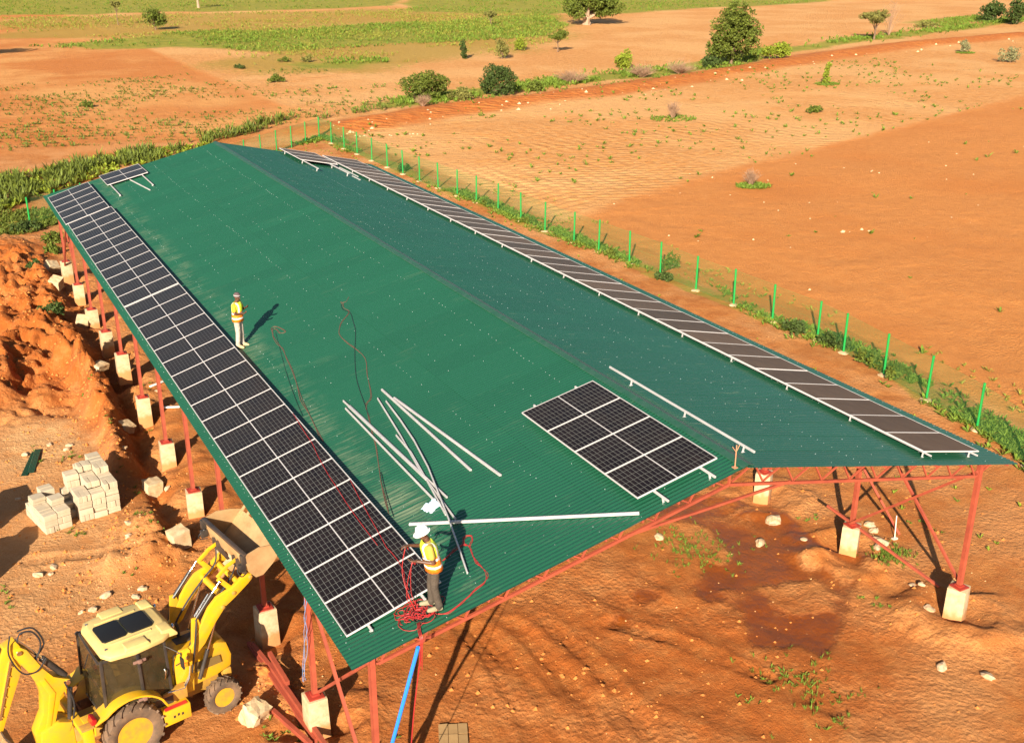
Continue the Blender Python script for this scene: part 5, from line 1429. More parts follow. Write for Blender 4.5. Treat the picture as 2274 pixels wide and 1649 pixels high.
# far green fields
xs, ys = [], []
for pl_, n in zip(GREENS, (4200, 6500, 7000, 700, 200)):
    a, b2 = scatter_poly(pl_, n, rg)
    k = fbm(a * .08, b2 * .08, 301, 4) + rg.uniform(-.35, .35, len(a)) > -0.02
    xs.append(a[k]); ys.append(b2[k])
blades('field_grass', np.concatenate(xs), np.concatenate(ys), .55, .16, 4, 'grass', rg, 'green grass covering the far fields in bands', 'grass', lean=.9)
xs, ys = [], []
for pl_, n in zip(SPARSE, (9000, 700)):
    a, b2 = scatter_poly(pl_, n, rg); k = fbm(a * .07, b2 * .07, 305, 4) + rg.uniform(-.3, .3, len(a)) > 0.02
    xs.append(a[k]); ys.append(b2[k])
blades('yellow_grass', np.concatenate(xs), np.concatenate(ys), .5, .15, 4, 'grass2', rg, 'thin yellowing grass between the far green bands', 'grass', lean=.9)
# hedge bottom along the track
t = rg.uniform(0.25, len(HEDGE) - 1.001, 4200); i0 = t.astype(int); f = t - i0
H_ = np.array(HEDGE)
hx = H_[i0, 0] * (1 - f) + H_[i0 + 1, 0] * f + rg.normal(0, 1.3, len(t)); hy = H_[i0, 1] * (1 - f) + H_[i0 + 1, 1] * f + rg.normal(0, 1.9, len(t))
k = fbm(hx * .1, hy * .1, 311, 3) + rg.uniform(-.2, .2, len(hx)) > -.08
blades('hedge_growth', hx[k], hy[k], .6, .17, 5, 'grass', rg, 'green undergrowth along the upper side of the farm track', 'undergrowth', lean=.8)
# weeds under the fence
n = 5200
wy = rg.uniform(2, 84, n); wx = np.interp(wy, [0, 9, 15, 19, 30, 45, 55, 84], [27.0, 29.1, 30.2, 30.9, 30.5, 29.7, 29.2, 28.4]) + rg.normal(.25, .5, n)
dens = np.interp(wy, [2, 14, 24, 40, 84], [.8, .62, .38, .3, .4])
k = (fbm(wx * .5, wy * .25, 315, 4) + rg.uniform(-.3, .3, n)) > (.35 - dens * .62)
blades('fence_weeds', wx[k], wy[k], .26, .17, 6, 'grass', rg, 'green creeping weeds along the foot of the right fence', 'weeds', lean=1.4)
s_ = rg.uniform(0, 36, 1500); wx = 28.3 + fd.x * s_ + rg.normal(0, .4, 1500); wy = 83.7 + fd.y * s_ + rg.normal(0, .4, 1500)
k = fbm(wx * .3, wy * .3, 317, 3) + rg.uniform(-.3, .3, 1500) > -.1
blades('far_fence_weeds', wx[k], wy[k], .28, .17, 6, 'grass', rg, 'green weeds along the foot of the far fence', 'weeds', lean=1.2)
a, b2 = scatter_poly(WEEDS[0], 480, rg)
blades('corner_weeds', a, b2, .30, .14, 6, 'mid', rg, 'thick green weeds at the far left outside the shed', 'weeds', lean=1.0)
# maize and vegetables
xs, ys = [], []
for pl_, n in zip(MAIZE, (340, 90, 15)):
    a, b2 = scatter_poly(pl_, n * 2, rg); k = fbm(a * .35, b2 * .35, 341, 3) + rg.uniform(-.25, .25, len(a)) > .02; xs.append(a[k]); ys.append(b2[k])
mx_, my_ = np.concatenate(xs), np.concatenate(ys)
blades('maize_crop', mx_, my_, rg.uniform(.45, 1.15, len(mx_)), .055, 14, 'maize', rg, 'strip of maize and leafy crops growing beyond the far left gable', 'crop', lean=.75)
a, b2 = scatter_poly(MAIZE[0], 420, rg)
blades('leafy_crop', a, b2, .45, .22, 9, 'light', rg, 'low bright leafy crop among the maize', 'crop', lean=1.2)
# seedlings in the far left fields, in ragged rows
n = 5200
fx_ = rg.uniform(0, 48, n); fy_ = rg.uniform(88, 140, n)
row = np.round((fy_ * .9 + fx_ * .3) / 1.6) * 1.6; fy_ = (row - fx_ * .3) / .9 + rg.normal(0, .12, n)
k = (fbm(fx_ * .09, fy_ * .09, 321, 4) + rg.uniform(-.3, .3, n) > .08) & (fy_ > 90 - fx_ * .1)
dtr, _, _ = pl_dist(fx_, fy_, TRACK); k &= dtr > 5
blades('field_seedlings', fx_[k], fy_[k], rg.uniform(.12, .42, k.sum()), .15, 6, 'maize', rg, 'low green seedlings in ragged rows across the left fields', 'crop', lean=1.0)
# sprinkled weeds over pale and orange fields
n = 5200
fx_ = rg.uniform(31, 130, n); fy_ = rg.uniform(5, 118, n)
ed, es, esd = pl_dist(fx_, fy_, FIELD_EDGE)
k = np.where(esd < 0, rg.uniform(0, 1, n) < .62, rg.uniform(0, 1, n) < .035) & (fbm(fx_ * .12, fy_ * .12, 331, 3) > -.1)
blades('field_weeds', fx_[k], fy_[k], rg.uniform(.10, .42, k.sum()), .17, 9, 'grass', rg, 'scattered green weeds dotted over the pale right field', 'weeds', lean=1.2)
n = 500
fx_ = rg.uniform(31, 34.5, n); fy_ = rg.uniform(6, 60, n); k = fbm(fx_ * .4, fy_ * .2, 333, 3) > .12
blades('field_edge_weeds', fx_[k], fy_[k], .2, .12, 6, 'grass2', rg, 'thin dry weeds just outside the right fence', 'weeds', lean=1.2)
# site plants
px_ = []; py_ = []
for (x, y) in PLANTS:
    for _ in range(rnd.choice([2, 3, 4])): px_.append(x + rnd.gauss(0, .16)); py_.append(y + rnd.gauss(0, .16))
blades('site_weeds', np.array(px_), np.array(py_), .10, .15, 10, 'grass', rg, 'small leafy weeds sprouting here and there on the site', 'weeds', lean=1.3)
n = 240
gx_ = np.concatenate([rg.normal(18.8, .38, 130), rg.normal(13.7, .75, 130), rg.normal(12.1, .7, 60)]); gy_ = np.concatenate([rg.normal(3.75, .3, 130), rg.normal(7.0, .7, 130), rg.normal(.3, .7, 60)])
blades('site_grass', gx_, gy_, .15, .06, 9, 'grass', rg, 'tufts of grass in the mud under the right slope', 'grass', lean=.8)
n = 700
gx_ = rg.uniform(21, 28.5, n); gy_ = rg.uniform(2, 80, n); k = rg.uniform(0, 1, n) < .35
blades('verge_weeds', gx_[k], gy_[k], .16, .18, 7, 'light', rg, 'small weeds on the bare strip between shed and right fence', 'weeds', lean=1.2)
# pale stones along the track and in the far fields
V = []; Fc = []
T_ = np.array(TRACK)
for _ in range(80):
    i = rnd.randrange(0, len(TRACK) - 1); f = rnd.random()
    p = T_[i] * (1 - f) + T_[i + 1] * f
    crumb(p[0] + rnd.gauss(0, 2.2), p[1] - 3.2 + rnd.gauss(0, 1.6), rnd.choice([.08, .12, .18, .3]))
for _ in range(60):
    crumb(rnd.uniform(34, 90), rnd.uniform(25, 56), rnd.uniform(.03, .12))
for (cx, cy) in [(47.5, 34.2), (33.5, 83.0), (36, 82)]:
    for _ in range(6): crumb(cx + rnd.gauss(0, 1.2), cy + rnd.gauss(0, .5), rnd.uniform(.06, .2))
tag(link('field_stones', poly_mesh('field_stones', V, Fc, M('pale_field_stone', (0.60, 0.40, 0.22), .95))), 'pale stones lying along the farm track and in the fields', 'stones', kind='stuff')

# green rings of weeds at the foot of the dry bushes
for i, kk in enumerate(('D21', 'D22', 'B19', 'B23')):
    c = vp(kk); n = 140
    a = rg.uniform(0, 6.28, n); r = np.sqrt(rg.uniform(0, 1, n)) * [2.0, 1.1, 1.4, 1.4][i]
    blades('bush_foot_weeds', c[0] + r * np.cos(a) * 1.3, c[1] + r * np.sin(a) - .3, .26, .18, 6, 'grass', rg, 'ring of green weeds at the foot of the %s' % ['dry bush in the pale field', 'dry bush on the orange field', 'pointed shrub', 'small grey shrub'][i], 'weeds', lean=1.2)
# ------------------------------------------------------------------ backhoe loader (x forward, y to its left, z up, origin under the rear axle)
YEL = M('loader_yellow', (0.68, 0.36, 0.004), 0.40, col2=(0.52, 0.29, 0.03), vscale=3.5, coat=.12, detail=10)
YELD = M('loader_yellow_dusty', (0.50, 0.27, 0.03), 0.65, col2=(0.34, 0.16, 0.045), vscale=4.0, detail=10)
RIMY = M('rim_yellow', (0.60, 0.31, 0.012), 0.5, col2=(0.40, 0.20, 0.04), vscale=5.0, detail=8)
BEIGE = M('cab_roof_cream', (0.66, 0.48, 0.17), 0.55, col2=(0.52, 0.36, 0.13), vscale=2.5, detail=10)
BLK = M('black_rubber', (0.018, 0.017, 0.018), 0.55)
BLKP = M('black_paint', (0.022, 0.020, 0.020), 0.4, col2=(0.06, .045, .035), vscale=3)
TYRE = M('dusty_tyre', (0.085, 0.055, 0.036), 0.85, col2=(0.20, 0.115, 0.06), vscale=3.5, bump=.004, bscale=30)
STEEL = M('worn_bucket_steel', (0.50, 0.32, 0.15), 0.55, col2=(0.36, 0.20, 0.085), vscale=2.0, metal=.15)
STEELD = M('dark_bucket_steel', (0.05, 0.038, 0.032), 0.5, col2=(.10, .065, .045), vscale=2.5, metal=.2)
CHROME = M('chrome_rod', (0.75, 0.74, 0.72), 0.18, metal=1.0)
GLASS = M('tinted_glass', (0.045, 0.036, 0.018), 0.05, alpha=0.5, spec=.7, col2=(.10, .07, .03), vscale=2.0)
REDL = M('red_lens', (0.35, 0.01, 0.012), 0.2, coat=.5)
REDP = M('red_panel', (0.55, 0.03, 0.02), 0.5)
SEATM = M('seat_fabric', (0.09, 0.075, 0.06), 0.8)
LO = Vector((-3.587, 6.677, 0.0)); LRZ = math.radians(11.0)
LD = empty('backhoe_loader', LO, LRZ, 'yellow backhoe loader with raised front bucket working beside the left eave', 'backhoe loader')
def P_(bm, name, mat, parent=LD, bevel=0.012, smooth=True, ang=40):
    return fin(bm, name, mat, parent, bevel=bevel, smooth=smooth, ang=ang)

def wheel(x, y, r, w, rim_r, lug_n, side, lug_h):
    wh = empty('wheel', (0, 0, 0)); wh.parent = LD; wh.location = (x, y, r - 0.02)
    bm = NB()
    h = w / 2
    prof = [(rim_r, -h * .72), (rim_r + .03, -h * .86), (r * .80, -h), (r * .92, -h * .93), (r * .975, -h * .62), (r * .985, 0), (r * .975, h * .62), (r * .92, h * .93), (r * .80, h), (rim_r + .03, h * .86), (rim_r, h * .72)]
    lathe(bm, prof, axis='y', n=44, closed=True)
    for k in range(lug_n):
        for s_ in (-1, 1):
            a0 = 2 * math.pi * (k + (0.5 if s_ > 0 else 0)) / lug_n
            q = []
            for (t, yy, rr) in ((0, 0.02, .985), (.5, .5, .985), (1.0, .98, .93)):
                a = a0 + t * 0.26
                q.append((math.cos(a) * r * rr, s_ * h * yy, math.sin(a) * r * rr, a))
            for (A, B) in zip(q, q[1:]):
                va = Vector(A[:3]); vb = Vector(B[:3])
                bar(bm, va, vb, 0.055 * r / .7, lug_h * 2, up=(math.cos(A[3]), 0, math.sin(A[3])))
    fin(bm, 'tyre', TYRE, wh)
    bm = NB()
    o_ = side
    lathe(bm, [(rim_r + .015, o_ * h * .80), (rim_r + .015, o_ * h * .70), (rim_r - .02, o_ * h * .66), (rim_r - .04, o_ * h * .0), (rim_r * .72, o_ * h * -.08), (rim_r * .68, o_ * h * .10), (rim_r * .34, o_ * h * .16), (rim_r * .30, o_ * h * .40), (0.001, o_ * h * .42)], axis='y', n=36)
    rim = fin(bm, 'rim', RIMY, wh, ang=30)
    for k in range(8):
        a = k * math.pi / 4
        bm = NB(); lathe(bm, [(.018, 0), (.018, .02), (.001, .02)], axis='y', n=6)
        fin(bm, 'wheel_nut', BLKP, rim, loc=(math.cos(a) * rim_r * .5, o_ * h * .15, math.sin(a) * rim_r * .5))
    return wh
for s_ in (-1, 1):
    wheel(0.0, s_ * 0.86, 0.72, 0.42, 0.40, 18, s_, .035)
    wheel(2.31, s_ * 0.67, 0.46, 0.31, 0.24, 16, s_, .022)
bm = NB(); box(bm, (.65, 0, .72), (3.5, .62, .42)); box(bm, (0, 0, .70), (.3, 1.4, .3)); box(bm, (2.3, 0, .48), (.22, 1.1, .2)); P_(bm, 'chassis', YELD)
# bonnet
bm = NB()
prism(bm, [(1.20, .85), (1.20, 1.90), (1.6, 1.90), (2.42, 1.82), (2.66, 1.70), (2.76, 1.30), (2.72, .98), (2.3, .92)], -.47, .47)
for v in bm.verts:
    if v.co.x > 2.6: v.co.y *= .88
hood = P_(bm, 'bonnet', YEL, bevel=.05)
bm = NB(); prism(bm, [(2.70, 1.02), (2.735, 1.56), (2.765, 1.30), (2.745, 1.02)], -.34, .34); P_(bm, 'grille', BLKP, hood, bevel=.004)
bm = NB(); prism(bm, [(1.75, 1.24), (1.80, 1.52), (2.42, 1.46), (2.46, 1.24)], -.476, -.470); P_(bm, 'side_vent', M('vent_grey', (.16, .10, .03), .5), hood, bevel=0)
bm = NB(); prism(bm, [(1.75, 1.24), (1.80, 1.52), (2.42, 1.46), (2.46, 1.24)], .470, .476); P_(bm, 'side_vent', M('vent_grey2', (.16, .10, .03), .5), hood, bevel=0)
bm = NB(); box(bm, (1.80, .1, 1.90), (.5, .3, .03)); P_(bm, 'bonnet_hatch', BLKP, hood)
bm = NB(); tube(bm, [(1.75, .28, 1.8), (1.75, .28, 2.15), (1.72, .28, 2.28)], .04, 10); P_(bm, 'exhaust_pipe', BLKP, hood, bevel=0)
bm = NB(); box(bm, (2.62, 0, .80), (.2, .80, .26)); P_(bm, 'front_weight', YELD, bevel=.03)
# cab: pillars, panes, roof
CB = {'rl': (-.42, -.78), 'fl': (1.12, -.62)}
def cabpt(x, y, z):   # cab tapers inwards towards the top
    return Vector((x, y * (1 - .05 * (z - 1.2)), z))
bm = NB()
corners = [(-.50, -.80), (.38, -.84), (1.08, -.66), (1.08, .66), (.38, .84), (-.50, .80)]
for (x, y) in corners:
    bar(bm, cabpt(x, y, 1.10), cabpt(x + (.06 if x < 0 else -.02), y, 2.74), .065, .065, up=(0, 1, 0))
for (a, b2) in zip(corners, corners[1:] + corners[:1]):
    for z in (1.13, 2.70):
        bar(bm, cabpt(a[0] + .05 * (z - 1.1), a[1], z), cabpt(b2[0] + .0, b2[1], z), .05, .05)
bar(bm, cabpt(-.45, -.80, 1.85), cabpt(-.45, .80, 1.85), .04, .04)
bar(bm, cabpt(.38, -.825, 1.2), cabpt(.38, -.825, 2.7), .09, .05, up=(0, 1, 0))
P_(bm, 'cab_frame', BLKP, bevel=.008)
bm = NB(); box(bm, (.32, 0, 1.02), (1.5, 1.55, .22)); P_(bm, 'cab_floor', BLKP, bevel=.02)
def pane(pts, th=.01):
    bm = NB()
    pts = [Vector(p) for p in pts]
    n_ = (pts[1] - pts[0]).cross(pts[2] - pts[0]).normalized() * th
    v0 = [bm.verts.new(p) for p in pts]; v1 = [bm.verts.new(p + n_) for p in pts]
    bm.faces.new(v0); bm.faces.new(v1[::-1])
    for i in range(len(pts)): bm.faces.new((v0[i], v1[i], v1[(i + 1) % len(pts)], v0[(i + 1) % len(pts)]))
    return fin(bm, 'window_pane', GLASS, LD, smooth=False)
for (a, b2) in zip(corners, corners[1:] + corners[:1]):
    lo, hi = 1.16, 2.68
    if a[0] < 0 and b2[0] < 0:   # rear screen in two halves
        pane([cabpt(a[0], a[1], lo), cabpt(b2[0], b2[1], lo), cabpt(b2[0] + .03, b2[1], 1.83), cabpt(a[0] + .03, a[1], 1.83)])
        pane([cabpt(a[0] + .03, a[1], 1.87), cabpt(b2[0] + .03, b2[1], 1.87), cabpt(b2[0] + .06, b2[1], hi), cabpt(a[0] + .06, a[1], hi)])
    else:
        f0 = .06 if a[0] < 0 else -.02; f1 = .06 if b2[0] < 0 else -.02
        pane([cabpt(a[0], a[1], lo), cabpt(b2[0], b2[1], lo), cabpt(b2[0] + f1, b2[1], hi), cabpt(a[0] + f0, a[1], hi)])
for z in (1.42, 2.45):
    for yy in (-.86,):
        bm = NB(); box(bm, (.38, yy, z), (.30, .035, .07)); box(bm, (.38, yy - .02, z), (.09, .06, .09)); P_(bm, 'door_hinge', M('hinge_%d' % int(z * 100), (.22, .12, .09), .6), bevel=.012)
bm = NB(); tube(bm, [(.93, -.73, 1.62), (.95, -.76, 1.70), (.97, -.76, 1.82), (.96, -.72, 1.88)], .018, 8); P_(bm, 'door_handle', CHROME, bevel=0)
# operator's seat and wheel
bm = NB(); box(bm, (.15, 0, 1.45), (.5, .5, .14)); box(bm, (-.08, 0, 1.80), (.13, .48, .62), (0, -.15, 0)); P_(bm, 'seat', SEATM, bevel=.05)
bm = NB(); tube(bm, [(.78, 0, 1.15), (.66, 0, 1.80)], .035, 8); lathe(bm, [(.17, 1.81), (.19, 1.80), (.19, 1.825), (.17, 1.825)], c=(.66, 0, 0), axis='z', n=20, closed=True); P_(bm, 'steering_wheel', BLKP, bevel=0)
# roof with raised ribs and twin hatch
bm = NB()
R_ = [(-.56, -.60), (-.40, -.86), (.2, -.96), (1.0, -.90), (1.34, -.72), (1.42, -.3), (1.42, .3), (1.34, .72), (1.0, .90), (.2, .96), (-.40, .86), (-.56, .60)]
R_ = [(.46 + (x - .42) * .87, y * 1.0) for x, y in R_]
lo = [bm.verts.new((x, y, 2.72)) for x, y in R_]; mi = [bm.verts.new((x * 1.0, y * 1.0, 2.83)) for x, y in R_]; hi = [bm.verts.new((.46 + (x - .46) * .86, y * .84, 2.905)) for x, y in R_]
bm.faces.new(lo[::-1]); bm.faces.new(hi)
for A, B in ((lo, mi), (mi, hi)):
    for i in range(len(R_)): bm.faces.new((A[i], A[(i + 1) % 12], B[(i + 1) % 12], B[i]))
roof = P_(bm, 'cab_roof', BEIGE, bevel=.025, ang=50)
for s_ in (-1, 1):
    bm = NB(); prism(bm, [(.05, 2.80), (.12, 2.93), (.62, 2.93), (.70, 2.80)], s_ * .62, s_ * .92); P_(bm, 'roof_vent_bulge', BEIGE, roof, bevel=.03)
    bm = NB(); prism(bm, [(.95, 2.80), (1.0, 2.94), (1.24, 2.93), (1.36, 2.76), (1.36, 2.70), (1.0, 2.72)], s_ * .42, s_ * .78); P_(bm, 'front_lamp_hood', BEIGE, roof, bevel=.02)
    bm = NB(); bar(bm, (-.1, s_ * .50, 2.915), (.85, s_ * .50, 2.915), .06, .03); P_(bm, 'roof_rib', BEIGE, roof, bevel=.012)
    for x in (-.25, 1.05):
        bm = NB(); lathe(bm, [(.03, 0), (.03, .025), (.012, .035), (.001, .035)], c=(x, s_ * .62, 2.895), axis='z', n=10); P_(bm, 'lifting_eye', CHROME, roof, bevel=0)
for x0, x1 in ((-.22, .36), (.40, .98)):
    bm = NB(); prism(bm, [(x0, -.30), (x0 + .05, -.37), (x1 - .05, -.37), (x1, -.30), (x1, .30), (x1 - .05, .37), (x0 + .05, .37), (x0, .30)], 2.90, 2.945, 'z'); P_(bm, 'roof_hatch', M('hatch_%d' % int(x0 * 100 + 50), (.012, .011, .011), .5, spec=.25), roof, bevel=.012)
# rear mudguards
for s_ in (-1, 1):
    prof = [(-.90, 1.15), (-.88, 1.40)] + [(.92 * math.cos(a), .78 + .94 * math.sin(a)) for a in np.linspace(math.radians(130), math.radians(38), 11)] + [(.84, 1.12)]
    bm = NB(); plate(bm, prof[::-1], .05, s_ * .62, s_ * 1.08); g = P_(bm, 'mudguard', YEL, bevel=.015)
    bm = NB(); box(bm, (-.86, s_ * .90, 1.46), (.10, .30, .17), (0, .25, 0)); P_(bm, 'tail_lamp', REDL, g, bevel=.02)
    bm = NB(); prism(bm, [(-.84, 1.0), (-.62, 1.48), (0.0, 1.70), (.52, 1.50), (.84, 1.0)], s_ * .58, s_ * .63); P_(bm, 'guard_inner', YELD, g, bevel=.01)
# side tanks with red strip, steps, pipes
for s_ in (-1, 1):
    bm = NB(); box(bm, (1.03, s_ * .82, .71), (.66, .40, .40)); tk = P_(bm, 'side_tank', YEL, bevel=.02)
    bm = NB(); box(bm, (1.03, s_ * .93, .918), (.54, .12, .012)); P_(bm, 'red_step', REDP, tk, bevel=0)
    bm = NB(); box(bm, (1.12, s_ * .66, 1.06), (.60, .22, .32)); P_(bm, 'side_step', YELD, tk, bevel=.02)
    bm = NB()
    for k in range(3): tube(bm, [(.95, s_ * (.72 + .03 * k), 1.22 + .01 * k), (1.35, s_ * (.72 + .03 * k), 1.18), (1.52, s_ * (.66 + .03 * k), 1.35), (1.6, s_ * .64, 1.62)], .013, 6)
    P_(bm, 'hydraulic_pipes', CHROME, tk, bevel=0)
bm = NB(); tube(bm, [(1.05, -.66, 2.45), (1.30, -.98, 2.3), (1.30, -.98, 1.9)], .014, 6); box(bm, (1.30, -1.0, 2.05), (.04, .17, .28)); P_(bm, 'mirror', BLKP, bevel=.006)
bm = NB(); tube(bm, [(1.20, -.56, 1.5), (1.26, -.6, 2.05), (1.42, -.6, 2.05), (1.5, -.58, 1.6)], .016, 6); tube(bm, [(1.28, -.6, 1.75), (1.46, -.6, 1.78)], .014, 6); P_(bm, 'hand_rail', BLKP, bevel=0)
bm = NB(); box(bm, (1.52, -.62, 1.68), (.07, .05, .10)); P_(bm, 'indicator_lamp', M('amber_lens', (.8, .22, .01), .3), bevel=.01)
# loader towers, arms, rams
for s_ in (-1, 1):
    bm = NB(); prism(bm, [(1.24, .85), (1.26, 1.85), (1.42, 2.08), (1.68, 2.08), (1.76, 1.80), (1.66, .85)], s_ * .50, s_ * .58); P_(bm, 'loader_tower', YEL, bevel=.012)
    arm = [(1.40, 1.82), (1.48, 2.03), (1.70, 2.16), (1.98, 2.64), (2.20, 2.99), (2.43, 3.20), (2.84, 3.31), (3.18, 3.54), (3.36, 3.52), (3.38, 3.38), (3.26, 3.28), (2.90, 3.04), (2.62, 2.88), (2.32, 2.54), (2.02, 2.10), (1.62, 1.76)]
    bm = NB(); prism(bm, arm, s_ * .59, s_ * .70); A_ = P_(bm, 'loader_arm', YEL, bevel=.018)
    for (px_, pz_) in ((1.54, 1.92), (2.55, 2.90), (2.86, 3.17), (3.32, 3.44)):
        bm = NB(); lathe(bm, [(.05, s_ * .57), (.05, s_ * .725), (.03, s_ * .735), (.001, s_ * .735)], c=(px_, 0, pz_), axis='y', n=14); P_(bm, 'pivot_pin', YELD, A_, bevel=0)
    # lift ram
    bm = NB(); tube(bm, [(1.84, s_ * .545, 1.08), (2.12, s_ * .545, 1.80)], .052, 12); P_(bm, 'lift_ram', BLKP, bevel=0)
    bm = NB(); tube(bm, [(2.11, s_ * .545, 1.77), (2.54, s_ * .545, 2.88)], .027, 10); P_(bm, 'ram_rod', CHROME, bevel=0)
    # tilt ram over the arm
    bm = NB(); tube(bm, [(1.86, s_ * .62, 2.78), (2.36, s_ * .62, 3.33)], .048, 12); P_(bm, 'tilt_ram', BLKP, bevel=0)
    bm = NB(); tube(bm, [(2.35, s_ * .62, 3.32), (2.58, s_ * .62, 3.57)], .026, 10); tube(bm, [(1.88, s_ * .56, 2.86), (2.28, s_ * .56, 3.31)], .014, 6); P_(bm, 'ram_rod', CHROME, bevel=0)
    bm = NB(); prism(bm, [(1.70, 2.18), (1.78, 2.86), (1.92, 2.86), (2.02, 2.48)], s_ * .60, s_ * .66); P_(bm, 'ram_bracket', YEL, A_, bevel=.01)
    bm = NB(); prism(bm, [(2.52, 3.58), (2.62, 3.64), (2.95, 3.20), (2.87, 3.10)], s_ * .53, s_ * .59); P_(bm, 'bell_crank', YEL, A_, bevel=.01)
    bm = NB(); bar(bm, (2.57, s_ * .50, 3.61), (2.86, s_ * .50, 3.83), .05, .09, up=(0, 0, 1)); bar(bm, (2.84, s_ * .50, 3.82), (3.14, s_ * .50, 3.93), .05, .085); P_(bm, 'tilt_link', YEL, A_, bevel=.01)
    bm = NB()
    for k in range(3): tube(bm, smooth_path([(1.62, s_ * (.66 + .02 * k), 1.45), (1.70, s_ * (.74 + .02 * k), 2.0), (1.80, s_ * (.72 + .02 * k), 2.5), (1.88, s_ * .66, 2.82)], 4), .014, 6)
    P_(bm, 'hose', BLK, A_, bevel=0)
for (x, z, r) in ((2.66, 3.06, .085), (3.06, 3.32, .075)):
    bm = NB(); tube(bm, [(x, -.60, z), (x, .60, z)], r, 16); P_(bm, 'cross_tube', YEL, bevel=0)
# front bucket, rolled back
BK = [(3.06, 4.30), (3.08, 4.05), (3.14, 3.82), (3.27, 3.66), (3.46, 3.66), (3.74, 3.88), (4.08, 4.24)]
bm = NB(); plate(bm, BK, .022, -1.12, 1.12); bucket = P_(bm, 'front_bucket', STEEL, bevel=0, smooth=False)
bm = NB(); plate(bm, [(3.09, 4.28), (3.11, 4.05), (3.17, 3.835), (3.285, 3.695), (3.37, 3.69)], .006, -1.10, 1.10); P_(bm, 'bucket_back_shade', STEELD, bucket, bevel=0, smooth=False)  # dark sheet: shade on the bucket's inner back wall put into colour
for s_ in (-1, 1):
    bm = NB(); prism(bm, [(3.06, 4.30), (3.10, 4.34), (3.42, 4.42), (3.78, 4.36), (4.08, 4.26), (3.74, 3.88), (3.46, 3.66), (3.27, 3.66), (3.14, 3.82), (3.08, 4.05)], s_ * 1.12, s_ * 1.145); P_(bm, 'bucket_side', STEEL, bucket, bevel=0, smooth=False)
    bm = NB(); box(bm, (3.05, s_ * 1.08, 4.22), (.20, .12, .24)); box(bm, (2.99, s_ * 1.03, 3.98), (.18, .1, .2)); P_(bm, 'bucket_bracket', BLKP, bucket, bevel=.02)
    for yy in (.42, .62):
        bm = NB(); prism(bm, [(3.02, 3.80), (3.02, 4.04), (3.10, 4.0), (3.22, 3.68), (3.34, 3.40), (3.26, 3.40)], s_ * yy, s_ * (yy + .03)); P_(bm, 'bucket_lug', STEELD, bucket, bevel=.005)
bm = NB(); bar(bm, (3.05, -1.14, 4.33), (3.05, 1.14, 4.33), .10, .07); P_(bm, 'bucket_top_bar', STEELD, bucket, bevel=.012)
for k in range(8):
    y = -1.05 + .3 * k
    bm = NB(); prism(bm, [(3.99, 4.13), (3.96, 4.19), (4.18, 4.41), (4.20, 4.39)], y - .04, y + .04); P_(bm, 'bucket_tooth', STEEL, bucket, bevel=.004)
# rear frame, stabilisers, king post
bm = NB()
for s_ in (-1, 1): box(bm, (-1.02, s_ * .98, .78), (.22, .16, 1.15))
box(bm, (-1.02, 0, .52), (.16, 1.9, .16)); box(bm, (-1.02, 0, 1.10), (.16, 1.9, .16)); rf = P_(bm, 'rear_frame', YEL, bevel=.015)
for s_ in (-1, 1):
    bm = NB(); box(bm, (-1.02, s_ * .98, .30), (.14, .10, .6)); box(bm, (-1.02, s_ * .98, .05), (.34, .30, .05)); P_(bm, 'stabiliser_leg', YELD, rf, bevel=.01)
    bm = NB(); box(bm, (-1.02, s_ * .98, 1.40), (.28, .24, .04)); P_(bm, 'stabiliser_cap', YELD, rf, bevel=.01)
bm = NB(); box(bm, (-.80, -.55, 1.18), (.32, .5, .06)); P_(bm, 'rear_deck', YEL, rf, bevel=.01)
bm = NB(); box(bm, (-.78, -.52, 1.25), (.09, .10, .10)); P_(bm, 'red_reflector', REDP, rf, bevel=.01)
KY = 0.0
bm = NB(); prism(bm, [(-1.10, .45), (-1.10, 1.10), (-1.40, 1.25), (-1.80, 1.12), (-1.85, .70), (-1.60, .45)], KY - .22, KY + .22); P_(bm, 'king_post', YEL, bevel=.03)
# boom: curved box section, dipper and digging bucket
boom = [(-1.90, .75), (-1.56, .75), (-1.52, 1.0), (-1.38, 1.45), (-1.24, 1.85), (-1.02, 2.06), (-.98, 2.2), (-1.12, 2.28), (-1.32, 2.42), (-1.5, 2.72), (-1.76, 3.34), (-1.88, 3.46), (-2.03, 3.46), (-2.04, 3.26), (-1.82, 2.8), (-1.66, 2.3), (-1.62, 2.0), (-1.68, 1.55), (-1.92, 1.1)]
bm = NB(); prism(bm, boom, KY - .16, KY + .16); BM = P_(bm, 'boom', YEL, bevel=.02)
bm = NB(); prism(bm, [(-1.74, .95), (-1.64, .90), (-1.48, 1.50), (-1.34, 2.0), (-1.52, 2.48), (-1.62, 2.46), (-1.48, 2.02), (-1.58, 1.5)], KY - .175, KY - .16); P_(bm, 'boom_side_plate', YEL, BM, bevel=.006)
for (x, z) in ((-1.05, 2.16), (-1.93, 3.34), (-1.70, .95)):
    bm = NB(); lathe(bm, [(.055, -.20), (.055, .20)], c=(x, KY, z), axis='y', n=14); P_(bm, 'pivot_pin', CHROME, BM, bevel=0)
bm = NB(); tube(bm, [(-1.04, KY, 2.24), (-1.46, KY, 2.90)], .075, 14); P_(bm, 'dipper_ram', BLKP, bevel=0)
bm = NB(); tube(bm, [(-1.45, KY, 2.88), (-1.78, KY, 3.40), (-1.92, KY, 3.58)], .036, 10); P_(bm, 'ram_rod', CHROME, bevel=0)
bm = NB(); tube(bm, [(-1.15, KY - .05, .85), (-1.05, KY - .05, 1.5), (-1.0, KY - .05, 1.9)], .06, 12); P_(bm, 'boom_ram', BLKP, bevel=0)
